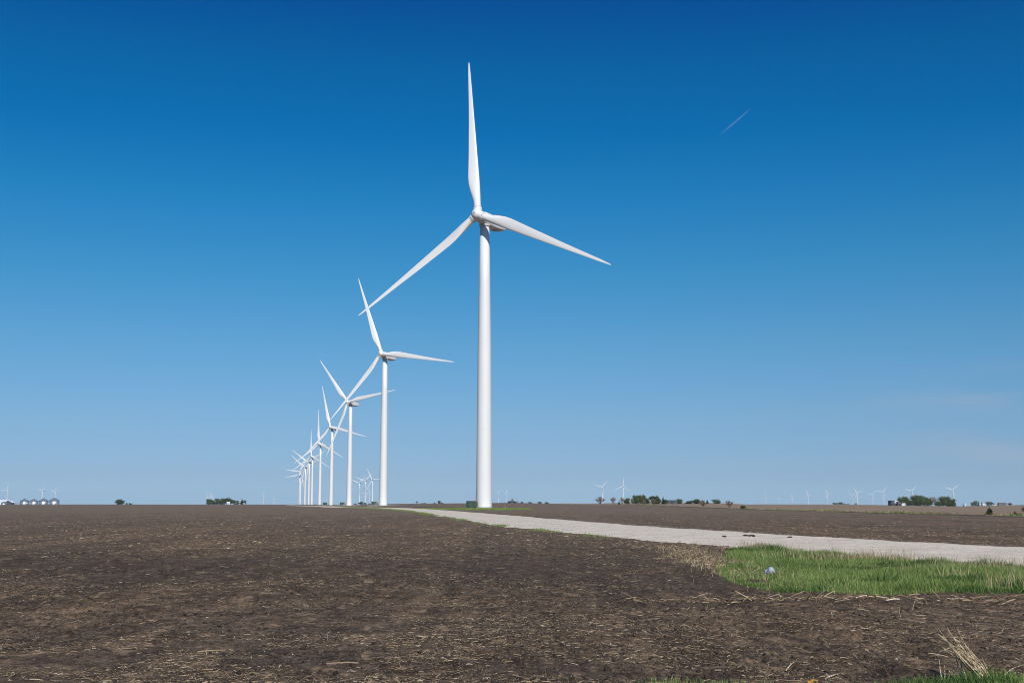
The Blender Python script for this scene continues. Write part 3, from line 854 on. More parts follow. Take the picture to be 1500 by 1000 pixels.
def make_turbine():
    root = empty('wind_turbine')
    # tower
    bm = bmesh.new()
    lathe(bm, [(2.13, .25), (2.13, .5), (2.10, 5), (1.98, 22), (1.80, 44), (1.55, 62), (1.28, HUB - 2.25)], 64)
    tw = obj('tower', bm, M_TOWER, root, True)
    for z, r in ((22, 1.98), (50, 1.717)):
        bm = bmesh.new()
        lathe(bm, [(r + .002, z - .07), (r + .018, z - .05), (r + .018, z + .05), (r + .0, z + .07)], 64, 'Z', False)
        obj('flange_seam', bm, M_TOWER, tw, True)
    bm = bmesh.new(); lathe(bm, [(2.45, -.6), (2.45, .12), (2.32, .16), (2.32, .25), (2.15, .252)], 48)
    obj('base_ring', bm, M_CONC, tw, False)
    # door with steps, on the left flank
    bm = bmesh.new(); box(bm, -2.20, -2.0, -1.0 + .45, .45, 2.3, 4.5, .05)
    dr = obj('door', bm, M_NAC, root)
    bm = bmesh.new(); box(bm, -2.225, -2.2, -.45, -.37, 3.2, 3.45, .01); obj('handle', bm, M_JOINT, dr)
    bm = bmesh.new()
    box(bm, -3.1, -2.13, -.75, .65, 2.12, 2.2)
    for k in range(9):
        box(bm, -3.1, -2.3, -.95 - k * .26, -.75 - k * .26, 1.86 - k * .235, 1.9 - k * .235)
    for xx in (-3.12, -2.28):
        tube(bm, (xx, -.75, 2.16), (xx, -3.2, .05), .05, .05, 6)
        tube(bm, (xx, -.75, 3.2), (xx, -3.2, 1.1), .028, .028, 6)
        for k in range(4):
            f = k / 3; tube(bm, (xx, -.75 - 2.45 * f, 2.16 - 2.1 * f), (xx, -.75 - 2.45 * f, 3.2 - 2.1 * f), .025, .025, 6)
    for (xa, ya) in ((-3.07, .62), (-3.07, -.72), (-2.3, .62)):
        tube(bm, (xa, ya, -.3), (xa, ya, 3.2), .04, .04, 6)
    tube(bm, (-3.07, -.72, 3.2), (-3.07, .62, 3.2), .028, .028, 6)
    tube(bm, (-3.07, .62, 3.2), (-2.3, .62, 3.2), .028, .028, 6)
    obj('entry_stairs', bm, M_STEEL, root)
    # nacelle: rounded housing running back from the hub
    nt = empty('nacelle', (0, 0, HUB)); nt.parent = root
    def section(y, w, zt, zb, e=4.0, n=40):
        out = []
        for i in range(n):
            a = 2 * PI * i / n
            ca, sa = math.cos(a), math.sin(a)
            X = math.copysign(abs(ca) ** (2 / e), ca) * w / 2
            Z = (zt + zb) / 2 + math.copysign(abs(sa) ** (2 / e), sa) * (zt - zb) / 2
            out.append((X, y, Z))
        return out
    bm = bmesh.new(); rings = []
    for y, w, zt, zb, e in ((-2.25, 2.4, 1.05, -1.35, 2.2), (-2.15, 2.7, 1.25, -1.6, 2.6), (-1.2, 3.1, 1.5, -1.85, 3.6), (1.0, 3.3, 1.55, -1.95, 5), (4.5, 3.3, 1.45, -1.75, 6),
                            (7.2, 3.2, 1.15, -1.35, 6), (9.3, 3.0, .85, -1.05, 6), (9.75, 2.8, .72, -.95, 5), (9.85, 2.5, .6, -.8, 4)):
        rings.append([bm.verts.new(c) for c in section(y, w, zt, zb, e)])
    for a, b in zip(rings, rings[1:]):
        for i in range(40):
            j = (i + 1) % 40; bm.faces.new((a[i], a[j], b[j], b[i]))
    bm.faces.new(rings[0]); bm.faces.new(list(reversed(rings[-1])))
    bmesh.ops.recalc_face_normals(bm, faces=bm.faces[:])
    bmesh.ops.rotate(bm, cent=(0, 0, 0), matrix=__import__('mathutils').Matrix.Rotation(-TILT, 3, 'X'), verts=bm.verts[:])
    nac = obj('nacelle', bm, M_NAC, root, True); nac.location = (0, 0, HUB)
    bpy.data.objects.remove(nt)
    bm = bmesh.new(); lathe(bm, [(1.5, -2.35), (1.5, -1.8)], 40); obj('yaw_ring', bm, M_JOINT, nac, True)
    bm = bmesh.new(); box(bm, -1.0, 1.0, 5.0, 7.4, -2.3, -1.7, .08); obj('cooler_grille', bm, M_JOINT, nac)
    bm = bmesh.new(); box(bm, -.55, .55, 5.8, 7.6, .5, .95, .1); obj('roof_hatch', bm, M_NAC, nac)
    bm = bmesh.new(); tube(bm, (-.7, 8.3, .1), (-.7, 8.3, 2.6), .045); tube(bm, (-1.1, 8.3, 2.5), (-.3, 8.3, 2.5), .035)
    for xx in (-1.1, -.3): tube(bm, (xx, 8.3, 2.5), (xx, 8.3, 2.85), .09, .05)
    obj('wind_vane_mast', bm, M_STEEL, nac)
    bm = bmesh.new(); tube(bm, (0, 0, .2), (0, 0, 2.2), .06); lathe(bm, [(.14, 1.9), (.17, 2.0), (.14, 2.25), (.05, 2.3)], 16)
    for v in bm.verts: v.co += Vector((.9, 6.2, 0))
    obj('warning_light', bm, M_RED, nac, True)
    # rotor
    rot = bpy.data.objects.new('rotor', None)
    bm = bmesh.new()
    lathe(bm, [(1.25, -1.6), (1.42, -1.5), (1.50, -.9), (1.52, .4), (1.40, 1.0), (1.12, 1.5), (.75, 1.8), (.3, 1.93), (.02, 1.95)], 48, 'Y')
    bmesh.ops.recalc_face_normals(bm, faces=bm.faces[:])
    hub = obj('hub', bm, M_NAC, root, True)
    hub.location = (0, -OFFS * math.cos(TILT), HUB + OFFS * math.sin(TILT))
    hub.rotation_mode = 'XYZ'
    # local Y' keeps pointing back; tilt lifts the front
    hub.rotation_euler = (-TILT, 0, 0)
    bpy.data.objects.remove(rot)
    bm = bmesh.new(); lathe(bm, [(.33, 1.9), (.33, 1.99), (.20, 2.03)], 20, 'Y'); obj('nose_cap', bm, M_JOINT, hub, True)
    bme = blade_mesh(); bme.materials.append(M_BLADE)
    bme.polygons.foreach_set('use_smooth', np.ones(len(bme.polygons), bool))
    bm = bmesh.new(); lathe(bm, [(1.22, .6), (1.22, 1.85), (1.18, 1.92), (1.0, 1.93)], 36)
    bmesh.ops.recalc_face_normals(bm, faces=bm.faces[:])
    cme = bpy.data.meshes.new('root_collar'); bm.to_mesh(cme); bm.free(); cme.materials.append(M_NAC)
    cme.polygons.foreach_set('use_smooth', np.ones(len(cme.polygons), bool))
    bm = bmesh.new(); lathe(bm, [(1.04, 1.9), (1.04, 2.06)], 36)
    gme = bpy.data.meshes.new('root_seal'); bm.to_mesh(gme); bm.free(); gme.materials.append(M_DARK)
    bm = bmesh.new(); lathe(bm, [(1.0, 2.06), (1.12, 2.07), (1.12, 2.22), (1.0, 2.26)], 36)
    rme = bpy.data.meshes.new('root_ring'); bm.to_mesh(rme); bm.free(); rme.materials.append(M_NAC)
    for k in range(3):
        b = bpy.data.objects.new('blade', bme); COL.objects.link(b); b.parent = root
        b['k'] = k
        for nm_, me_ in (('root_collar', cme), ('root_seal', gme), ('root_ring', rme)):
            c = bpy.data.objects.new(nm_, me_); COL.objects.link(c); c.parent = b
    return root

from mathutils import Matrix, Euler
def pose_rotor(root, phase):
    """set the three blades about the tilted rotor axis"""
    hubm = Matrix.Translation((0, -OFFS * math.cos(TILT), HUB + OFFS * math.sin(TILT))) @ Matrix.Rotation(-TILT, 4, 'X')
    i = 0
    for ch in root.children:
        if ch.name.split('.')[0] == 'blade':
            ch.matrix_parent_inverse = Matrix()
            ch.matrix_local = hubm @ Matrix.Rotation(phase + i * 2 * PI / 3, 4, 'Y') @ Matrix.Rotation(CONE, 4, 'X')
            i += 1
        elif ch.name.split('.')[0] == 'hub':
            ch.matrix_local = hubm @ Matrix.Rotation(phase, 4, 'Y')

# world x, y, yaw, rotor phase, label (near row first, then the distant ones)
ROW = 'wind turbines in the receding row'
FAR = 'distant wind turbines along the horizon'
TURB = [
 (-7.6, 335.2, 28.4, -5.5, 'nearest and tallest white wind turbine, in the middle, green cabinet at its foot', ROW),
 (-68.1, 654.6, 24.4, -21, 'second white wind turbine of the row, standing on a pale gravel pad', ROW),
 (-126.8, 964, 27.6, -39.5, 'third wind turbine of the row, one blade reaching right behind the second tower', ROW),
 (-187.1, 1280.4, 23.3, -15.7, 'fourth wind turbine of the row, dark shadow under its nacelle, left of the third', ROW),
 (-253.7, 1633.4, 26, 115.5, 'fifth wind turbine of the row, one blade pointing straight up', ROW),
 (-334.4, 2068.5, 26, 116.5, 'sixth wind turbine of the row, one blade straight up, left of the fifth', ROW),
 (-386.8, 2356.1, 26, 62, 'seventh wind turbine of the row, no blade pointing up, just left of the sixth', ROW),
 (-449, 2685, 26, 66.5, 'eighth wind turbine of the row, third tower from its far left end', ROW),
 (-516.8, 3022.1, 26, 36.5, 'ninth wind turbine of the row, a blade pointing level to the left', ROW),
 (-575.2, 3350.1, 26, 20, 'farthest and leftmost wind turbine of the row, blade drooping to the left', ROW),
 (-2800.7, 6869.2, 26, 27.5, 'distant turbine rising behind the long shed at the far left', FAR),
 (-2526.4, 6040.8, 26, 85, 'distant turbine cut by the left edge, only a blade showing', FAR),
 (-2793.8, 7365.2, 26, 54, 'distant turbine behind the second and third grain bins', FAR),
 (-2853.9, 7737.5, 26, 43.5, 'distant turbine behind the third and fourth grain bins', FAR),
 (-2736.4, 11128.1, 26, 82.5, 'tiny turbine at the left end of the farm grove, its whole tower showing', FAR),
 (-2762.8, 11362.9, 26, 117.5, 'tiny turbine with a blade straight up above the left end of the farm grove', FAR),
 (-2950.3, 12217, 26, 64, 'tiny turbine mostly hidden by the left trees of the farm grove', FAR),
 (-2054.1, 10247.9, 26, 32.5, 'tiny turbine standing alone right of the farm grove, blade level to the left', FAR),
 (-2994.1, 15571.3, 26, 97.5, 'very faint turbine, left one of an overlapping pair left of the row', FAR),
 (-3423.3, 17891.1, 26, 113.5, 'very faint turbine, right one of an overlapping pair left of the row', FAR),
 (-574.5, 4663.6, 26, 51, 'left one of three slim turbines seen between the second and third towers', FAR),
 (-506.6, 4276, 26, 50, 'middle one of three slim turbines seen between the second and third towers', FAR),
 (-457.5, 4060.4, 26, 89.5, 'right one of three slim turbines seen between the second and third towers', FAR),
 (-934.8, 8109.7, 26, 118, 'small low turbine just left of the rightmost slim tower between second and third towers', FAR),
 (-990.9, 8375.9, 26, 19.5, 'small low turbine directly behind the middle slim tower between second and third towers', FAR),
 (-2314.5, 15438.9, 26, 117, 'tiny faint turbine seen just left of the fourth tower', FAR),
 (-100.9, 9304.3, 26, 51.5, 'small turbine just right of the nearest tower, left one of the pair', FAR),
 (-39.7, 9380, 26, 106.5, 'small turbine just right of the nearest tower, right one of the pair', FAR),
 (444.2, 6078.3, 26, 45.5, 'turbine behind the reddish bare shrub, right of centre on the horizon', FAR),
 (533.5, 5934.2, 26, 7, 'turbine with a blade straight up just left of the dense green trees', FAR),
 (2870.3, 13995.2, 26, 98.5, 'leftmost faint turbine in the long line at the right', FAR),
 (3135.2, 14544.9, 26, 1, 'second turbine from the left in the long line at the right, blade straight up', FAR),
 (2908.5, 12835.2, 26, 86, 'third turbine from the left in the long line at the right', FAR),
 (2470.3, 10332.8, 26, 100, 'fourth turbine from the left in the long line at the right', FAR),
 (2387.9, 9371.2, 26, 93, 'fifth turbine from the left in the right-hand line, low bluish wood beside it', FAR),
 (2873.6, 10443.6, 26, 51, 'smaller one of the overlapping turbine pair in the right-hand line', FAR),
 (2283.7, 8190, 26, 81.5, 'larger one of the overlapping turbine pair in the right-hand line', FAR),
 (2775.4, 9531.9, 26, 38.5, 'turbine midway between the overlapping pair and the farmyard building at right', FAR),
 (2265.3, 7548.7, 26, 36, 'turbine immediately left of the farmyard building at right', FAR),
 (2203.9, 6823, 26, 47, 'turbine rising from behind the crown of the big farm trees at right', FAR),
 (2178.9, 6118.2, 26, 50.5, 'rightmost turbine, standing clear to the right of the farm trees', FAR)]
proto = make_turbine()
for i, (x, y, yaw, ph, lab, grp) in enumerate(TURB):
    o = proto if i == 0 else copy_tree(proto)
    o.location = (x, y, float(base_z(x, y)))
    o.rotation_euler = (0, 0, -math.radians(yaw))
    pose_rotor(o, math.radians(ph))
    tag(o, lab, 'wind turbine', grp)
    if i > 0 and y < 3000: pass
    if y > 3000:            # parts no picture could show at this distance
        for ch in list(o.children_recursive):
            if ch.name.split('.')[0] in ('door', 'handle', 'entry_stairs', 'flange_seam', 'base_ring', 'roof_hatch', 'wind_vane_mast', 'warning_light', 'cooler_grille', 'nose_cap', 'root_collar', 'root_seal', 'root_ring', 'yaw_ring'):
                bpy.data.objects.remove(ch)

# transformer cabinets
def make_cabinet():
    t = empty('transformer_cabinet')
    bm = bmesh.new(); box(bm, -1.15, 1.15, -1.0, 1.0, 0.15, 2.0, .04); obj('housing', bm, M_GREEN, t)
    bm = bmesh.new(); box(bm, -1.2, 1.2, -1.05, 1.05, 2.002, 2.1, .03); obj('lid', bm, M_GREEN2, t)
    for k in range(7):
        bm = bmesh.new(); box(bm, 1.16 + .0, 1.62, -.85 + k * .26, -.78 + k * .26, .45, 1.85, .01)
        obj('cooling_fin', bm, M_GREEN2, t)
    for s in (-1, 1):
        bm = bmesh.new(); box(bm, -.56 + s * .54, .54 + s * .54 - .02, -1.045, -1.002, .3, 1.9, .01); d = obj('door', bm, M_GREEN2 if s > 0 else M_GREEN, t)
        bm = bmesh.new(); box(bm, -.03 - s * .05, .03 - s * .05, -1.075, -1.046, 1.0, 1.2, .005); obj('handle', bm, M_JOINT, d)
    bm = bmesh.new(); box(bm, -1.5, 1.8, -1.3, 1.3, -.3, .148); obj('concrete_pad', bm, M_CONC, t)
    return t
cab = make_cabinet()
CABS = [(-10.9, 332.2, .95, 'dark green transformer cabinet at the foot of the nearest turbine'),
        (-72.9, 656, 1.05, 'dark green transformer cabinet beside the second turbine of the row'),
        (-132.2, 965, 1.25, 'small dark green transformer cabinet left of the third turbine'),
        (-193.4, 1281, 1.35, 'tiny dark green transformer cabinet left of the fourth turbine')]
for i, (x, y, s, lab) in enumerate(CABS):
    o = cab if i == 0 else copy_tree(cab)
    o.location = (x, y, float(base_z(x, y))); o.rotation_euler = (0, 0, math.radians(-20)); o.scale = (s, s, s)
    tag(o, lab, 'transformer', 'green transformer cabinets beside the turbines')

# gravel pads
M_PAD = mat('pad_gravel', (.62, .56, .49), .95)
def pad(x, y, r, z=.05):
    bm = bmesh.new(); n = 64
    ring = []; c = bm.verts.new((0, 0, z))
    for i in range(n):
        a = 2 * PI * i / n; rr = r * (1 + .12 * math.sin(3 * a + x) + random.uniform(-.03, .03))
        ring.append((bm.verts.new((rr * math.cos(a), rr * math.sin(a) * 1.1, z)), bm.verts.new((rr * 1.03 * math.cos(a), rr * 1.13 * math.sin(a), -.25))))
    for i in range(n):
        a, b = ring[i], ring[(i + 1) % n]
        bm.faces.new((c, a[0], b[0])); bm.faces.new((a[0], a[1], b[1], b[0]))
    o = obj('gravel_pad', bm, M_PAD); o.location = (x, y, float(base_z(x, y)))
    tag(o, kind='structure')
pad(-67.5, 652, 9.5, .12); pad(-127, 962, 10, .2); pad(-8, 333.4, 4.2, .06)

# pale marker stake near the first turbine
x, y = 1.9, 334.0
t = empty('marker_stake', (x - 3.7 + .0, 329.0, float(base_z(x, 329))))
tag(t, 'thin pale marker stake in the grass right of the nearest turbine', 'stake')
bm = bmesh.new(); tube(bm, (0, 0, -.2), (0, 0, 1.1), .06, .05); obj('post', bm, mat('pale_post', (.65, .55, .5), .7), t)
bm = bmesh.new(); box(bm, -.35, .35, -.3, .3, -.1, .28, .08); obj('foot_block', bm, mat('pale_block', (.6, .48, .42), .8), t)
t.location.x = (740 - 750) / F * 329; t.scale = (.6, .6, .75)

# ------------------------------------------------------------------ trees and shrubs
def leaf_cloud(name, blobs, n, size, m, parent, gap=.3):
    """many small leaf clumps filling lobes [(cx,cy,cz,rx,ry,rz)], unevenly"""
    V = []; seeds = RNG.uniform(0, 100, 3)
    vol = np.array([b[3] * b[4] * b[5] for b in blobs]) ** .67; vol /= vol.sum()
    pts = []
    for b, w in zip(blobs, vol):
        k = int(n * w * 1.6)
        d = RNG.normal(size=(k, 3)); d /= np.linalg.norm(d, axis=1)[:, None]
        rr = RNG.random(k) ** .45
        lump = 1 + .22 * np.sin(d[:, 0] * 5 + seeds[0] + b[0]) * np.sin(d[:, 1] * 4 + seeds[1]) + .18 * np.sin(d[:, 2] * 6 + seeds[2] + b[2])
        p = d * (rr * lump)[:, None] * np.array(b[3:6]) + np.array(b[:3])
        pts.append(p)
    P = np.concatenate(pts)
    s = size * 6
    q = vnoise(P[:, 0] + P[:, 2] * .7, P[:, 1] - P[:, 2] * .6, s, int(seeds[0])) + RNG.normal(0, .25, len(P))
    P = P[q > -gap]
    n = len(P)
    sc = size * RNG.uniform(.5, 1.4, n)
    tv = np.array([[-.5, -.35, 0], [.5, -.3, .12], [.42, .4, 0], [-.38, .36, .14]])
    Rm = rot_euler(n, RNG.uniform(0, 6.3, n), RNG.normal(0, .7, n), RNG.normal(0, .7, n))
    Vv = np.einsum('nij,kj->nki', Rm, tv) * sc[:, None, None] + P[:, None, :]
    Fc = np.arange(n * 4).reshape(-1, 4)
    me = np_mesh(name, Vv.reshape(-1, 3), Fc)
    return link(name, me, m, parent)

def trunk_mesh(bm, h, r, limbs, spread, top):
    tube(bm, (0, 0, -.5), (0, 0, h), r, r * .65, 9)
    for k in range(limbs):
        a = 2 * PI * k / limbs + random.uniform(-.4, .4)
        z0 = h * random.uniform(.55, 1.0)
        e = Vector((math.cos(a) * spread * random.uniform(.5, 1), math.sin(a) * spread * random.uniform(.5, 1), top * random.uniform(.6, .95)))
        m_ = Vector((e.x * .45, e.y * .45, (z0 + e.z) / 2))
        tube(bm, (0, 0, z0), m_, r * .4, r * .25, 6); tube(bm, m_, e, r * .25, r * .08, 5)

def lm(name, a, b, c): return island_mat(name, [(0, a), (.5, b), (1, c)], .7, .2, .2)
M_LEAF1 = lm('tree_leaf', (.045, .075, .022), (.095, .135, .040), (.16, .20, .065))
M_LEAF2 = lm('young_leaf', (.07, .09, .022), (.13, .145, .04), (.20, .20, .07))
M_LEAF3 = lm('conifer_needle', (.012, .028, .010), (.022, .045, .015), (.045, .07, .022))
M_LEAF4 = lm('olive_leaf', (.10, .085, .03), (.17, .14, .055), (.24, .20, .09))
M_BARK = mat('bark', (.09, .07, .055), .9)
M_TWIG = island_mat('bare_twig', [(0, (.10, .07, .055)), (.6, (.19, .14, .11)), (1, (.28, .22, .17))], .85, .2)
M_TWIGR = island_mat('reddish_twig', [(0, (.09, .055, .045)), (.6, (.17, .11, .09)), (1, (.22, .15, .12))], .85, .2)

def crown_lobes(w, h0, h1, k):
    hh = (h1 - h0); b = [(0, 0, hh * .52, w * .38, w * .38, hh * .46), (w * .12, 0, hh * .28, w * .33, w * .36, hh * .28)]
    for i in range(k):
        a = 2 * PI * i / k + random.uniform(-.5, .5); q = random.uniform(.16, .3) * w
        z = h0 + hh * random.uniform(.12, .8)
        b.append((math.cos(a) * q, math.sin(a) * q, z, w * random.uniform(.16, .26), w * random.uniform(.16, .26), hh * random.uniform(.14, .24)))
    return b
def proto_broad(seed, m, gap=.35, n=2600, size=.055):
    random.seed(seed)
    t = empty('deciduous_tree')
    bm = bmesh.new(); trunk_mesh(bm, .32, .028, 6, .33, .85); obj('trunk', bm, M_BARK, t)
    leaf_cloud('crown', crown_lobes(1.0, .06, .98, 11), n, size, m, t, gap)
    return t
def proto_conifer(seed):
    random.seed(seed)
    t = empty('evergreen_tree')
    bm = bmesh.new(); tube(bm, (0, 0, -.2), (0, 0, .97), .03, .004, 8); obj('trunk', bm, M_BARK, t)
    blobs = []
    for k in range(11):
        f = k / 10; z = .08 + .88 * f; w = .46 * (1 - f) ** .8 + .03
        for q in range(max(1, int(5 * (1 - f)) + 1)):
            a = random.uniform(0, 6.3); blobs.append((math.cos(a) * w * .55, math.sin(a) * w * .55, z - .02, w * .5, w * .5, .06))
    leaf_cloud('crown', blobs, 2400, .045, M_LEAF3, t, .6)
    return t
def twig_crown(m, n=260, w=1.0, h=1.0):
    bm = bmesh.new()
    for k in range(16):
        a = 2 * PI * k / 8 + random.uniform(-.3, .3); th = random.uniform(.1, 1.35)
        e = Vector((math.cos(a) * .46 * w * math.sin(th), math.sin(a) * .46 * w * math.sin(th), h * (.42 + .5 * math.cos(th))))
        mdl = Vector((e.x * .4, e.y * .4, h * .28))
        tube(bm, (0, 0, 0), mdl, .016, .012, 5); tube(bm, mdl, e, .012, .003, 4)
        for q in range(n // 16):
            f = random.uniform(.25, 1); p = mdl.lerp(e, f)
            d = Vector((random.gauss(0, 1), random.gauss(0, 1), random.gauss(.5, .7))).normalized() * random.uniform(.06, .2)
            tube(bm, p, p + d, .009, .004, 3)
    return bm
def proto_bare(seed, m, leafm=None, leaf_n=0):
    random.seed(seed)
    t = empty('bare_shrub')
    bm = bmesh.new(); tube(bm, (0, 0, -.2), (0, 0, .12), .03, .02, 7); obj('stem', bm, M_BARK, t)
    c = obj('twigs', twig_crown(m, 520), m, t); c.location.z = .05
    if leaf_n: leaf_cloud('leaves', [(0, 0, .55, .38, .38, .34), (.1, 0, .35, .3, .3, .2)], leaf_n, .045, leafm, t, .2)
    return t
P1 = proto_broad(3, M_LEAF1); P2 = proto_broad(8, M_LEAF1, .25, 3000); P3 = proto_broad(15, M_LEAF2, .2, 2200); P4 = proto_conifer(4)
P5 = proto_bare(5, M_TWIG); P6 = proto_bare(6, M_TWIGR); P7 = proto_bare(9, M_TWIG, M_LEAF4, 900); P8 = proto_broad(23, M_LEAF1, .1, 1500, .07)
for q in (P5, P6): pass
PR = {'a': P1, 'b': P2, 'y': P3, 'c': P4, 't': P5, 'r': P6, 'o': P7, 's': P8}
USED = set()
def z_at(py, d): return HC + (HY - py) * d / F
def tree(k, px, w, ytop, d, label, cat='tree', group=None, ybase=None, rz=None):
    x = (px - 750) / F * d; W = w / F * d * (1.28 if k in 'abys' else 1.15)
    g = float(base_z(x, d))
    top = z_at(ytop, d); H = max(top - g, W * .35)
    o = PR[k] if k not in USED else copy_tree(PR[k])
    USED.add(k)
    o.location = (x, d, g - .05); o.rotation_euler = (0, 0, random.uniform(0, 6.3) if rz is None else rz)
    o.scale = (W, W, H)
    tag(o, label, cat, group)
    return o
random.seed(77)
# far left
tree('b', 180, 13, 730.0, 1900, 'dark round tree standing alone right of the grain bins', 'tree', 'small trees right of the bins')
tree('a', 190.5, 3, 736.0, 1900, 'tiny bush just right of the lone round tree at far left', 'bush', 'small trees right of the bins')
tree('s', 196.3, 6, 735.4, 1900, 'small low bush, second to the right of the lone round tree', 'bush', 'small trees right of the bins')
GR = 'trees of the farm grove left of the turbine row'
for k, px, w, yt, lab in (('a', 310, 9, 729.6, 'leftmost tree of the dark farm grove'), ('s', 316, 9, 728.3, 'second tree from the left in the farm grove'), ('b', 322.5, 9, 728.4, 'third tree from the left in the farm grove'),
                          ('a', 330, 11, 728.6, 'wide tree in the middle of the farm grove, left of the white house'), ('b', 339, 12, 727.5, 'tallest tree of the farm grove, above the white house'),
                          ('s', 350, 11, 729.3, 'broad tree right of the white house in the farm grove'), ('c', 358, 6, 729, 'pointed conifer near the right end of the farm grove'), ('a', 361.5, 5, 731.5, 'small tree at the right end of the farm grove')):
    tree(k, px, w, yt, 2500, lab, 'tree', GR)
G2 = 'small far trees near the turbine towers'
for k, px, w, yt, d, lab in (('s', 522.5, 4, 736.2, 3200, 'tiny bush between the third tower and the slim towers'), ('b', 530.5, 7, 734, 3200, 'small dark tree between the left and middle slim towers'), ('a', 536.5, 4, 735.5, 3200, 'tiny tree just right of the middle slim tower'),
                             ('s', 543.2, 4, 736, 3200, 'tiny bush between the small low turbine and the right slim tower'), ('t', 612, 4.5, 733.5, 2200, 'bare little tree on the horizon right of the second tower'), ('s', 619.5, 3, 736.3, 2600, 'low bush just right of the bare little tree'),
                             ('a', 623.5, 3, 736.3, 2600, 'second low bush right of the bare little tree'), ('c', 637.5, 3.5, 735, 2600, 'dark squat bush on the horizon, left of a tall open tree'), ('y', 644.3, 4.5, 732.6, 2600, 'open crowned tree between two dark squat bushes'),
                             ('s', 648.7, 4, 735, 2600, 'dark squat bush on the horizon, right of a tall open tree')):
    tree(k, px, w, yt, d, lab, 'tree', G2)
G3 = 'low trees on the horizon right of the nearest turbine'
for k, px, w, yt, d, lab in (('t', 750.5, 4, 729.5, 2600, 'tall bare dead tree above the low wood right of the nearest turbine'), ('a', 747, 7, 733.8, 2600, 'left part of the low wood, under the bare dead tree'), ('s', 755, 9, 732.8, 2600, 'right part of the low wood right of the nearest turbine'),
                             ('c', 764.3, 4.5, 733.3, 2600, 'small pointed tree just right of the low wood'), ('s', 777, 6, 735.6, 3000, 'very low bush on the horizon midway right of the low wood'), ('a', 790.5, 6, 734.6, 3000, 'left one of two low trees further right of the low wood'),
                             ('b', 800.5, 6, 734.6, 2800, 'right one of two low trees further right of the low wood')):
    tree(k, px, w, yt, d, lab, 'tree', G3)
# group right of centre, behind the swell
G4 = 'trees and shrubs on the rise right of centre'
for k, px, w, yt, d, lab, c in (
    ('r', 878, 14, 727.0, 900, 'reddish bare shrub in front of a distant turbine', 'shrub'), ('t', 897, 9, 727.3, 900, 'pale bare shrub standing alone, right of the reddish one', 'shrub'),
    ('c', 905.5, 4, 732.6, 950, 'tiny dark evergreen left of the green trees', 'tree'), ('t', 910, 7, 727.5, 900, 'grey bare shrub at the foot of the turbine with an upright blade', 'shrub'),
    ('b', 917, 9, 727.8, 1100, 'low green tree just right of the grey bare shrub', 'tree'), ('o', 924.5, 6, 729.5, 900, 'tan shrub left of the dense green trees', 'shrub'),
    ('a', 930.5, 12, 723.6, 1200, 'left tree of the dense green clump', 'tree'), ('b', 938.5, 13, 722.6, 1200, 'tallest middle tree of the dense green clump', 'tree'), ('s', 946.5, 11, 724.2, 1200, 'right tree of the dense green clump', 'tree'),
    ('o', 941, 7, 730.8, 800, 'small tan shrub in front of the dense green clump', 'shrub'), ('a', 957.5, 15, 724.6, 1150, 'umbrella shaped tree right of the dense green clump', 'tree'),
    ('o', 955.5, 9, 730.0, 620, 'tan shrub in front of the umbrella shaped tree, casting a dark shadow', 'shrub'), ('y', 963, 9, 729, 1150, 'yellowish low tree between two green trees', 'tree'),
    ('c', 969.5, 6, 725.6, 1150, 'narrow peaked tree at the right of the clump', 'tree'), ('b', 973.5, 7, 730, 1150, 'low dark tree, last of the clump before the low building', 'tree'),
    ('a', 993, 9, 729.6, 1400, 'single round tree right of the low building', 'tree'), ('s', 1006, 12, 731, 1400, 'low spreading tree, left half of a joined pair', 'tree'), ('b', 1018, 13, 729.7, 1400, 'rounder tree, right half of a joined pair', 'tree'),
    ('o', 1027, 9, 731.6, 410, 'olive shrub on the field boundary in front of a joined pair of trees', 'shrub'), ('c', 1033.5, 5, 730.8, 1500, 'narrow dark tree right of the olive shrub', 'tree'),
    ('s', 1047, 12, 728.2, 1500, 'squarish round tree standing alone, left of the wide bare shrub', 'tree'), ('t', 1065.5, 13, 732.0, 360, 'wide bare shrub with a round twiggy crown on the field boundary', 'shrub'),
    ('b', 1085.3, 8, 738.8, 318, 'dense dark low bush on the field boundary', 'bush')):
    tree(k, px, w, yt, d, lab, c, G4)
# right side
G5 = 'trees of the farmstead at right'
for k, px, w, yt, lab in (('y', 1313.5, 10, 727.5, 'leftmost tree of the farmstead at right, beside the open shed'), ('a', 1320.6, 8, 725.8, 'second tree from the left in the farmstead, above the bright white shed end'), ('b', 1327, 8, 730.6, 'low dark tree left of the biggest farmstead tree'),
                          ('y', 1336, 13, 725.2, 'left shoulder of the biggest farmstead tree mass'), ('a', 1342, 15, 723.6, 'biggest tree of the farmstead at right'), ('b', 1350, 10, 727, 'tree right of the biggest farmstead tree'),
                          ('y', 1356, 10, 728, 'yellowish tree in the middle of the farmstead row'), ('t', 1363.5, 7, 726.8, 'sparse half bare tree before the gap in the farmstead row'), ('b', 1368, 7, 732.5, 'low tree filling the gap in the farmstead row'),
                          ('y', 1376, 12, 726.6, 'yellow green tree right of the gap in the farmstead row'), ('a', 1381.5, 10, 725.4, 'upright tree in the right block of the farmstead row'), ('s', 1387, 11, 725.2, 'tall tree near the right end of the farmstead row'), ('a', 1391, 6, 732.5, 'small last tree at the right end of the farmstead row')):
    tree(k, px, w * 1.15, yt - .3, 1500, lab, 'tree', G5)
G6 = 'far hazy trees at the right edge'
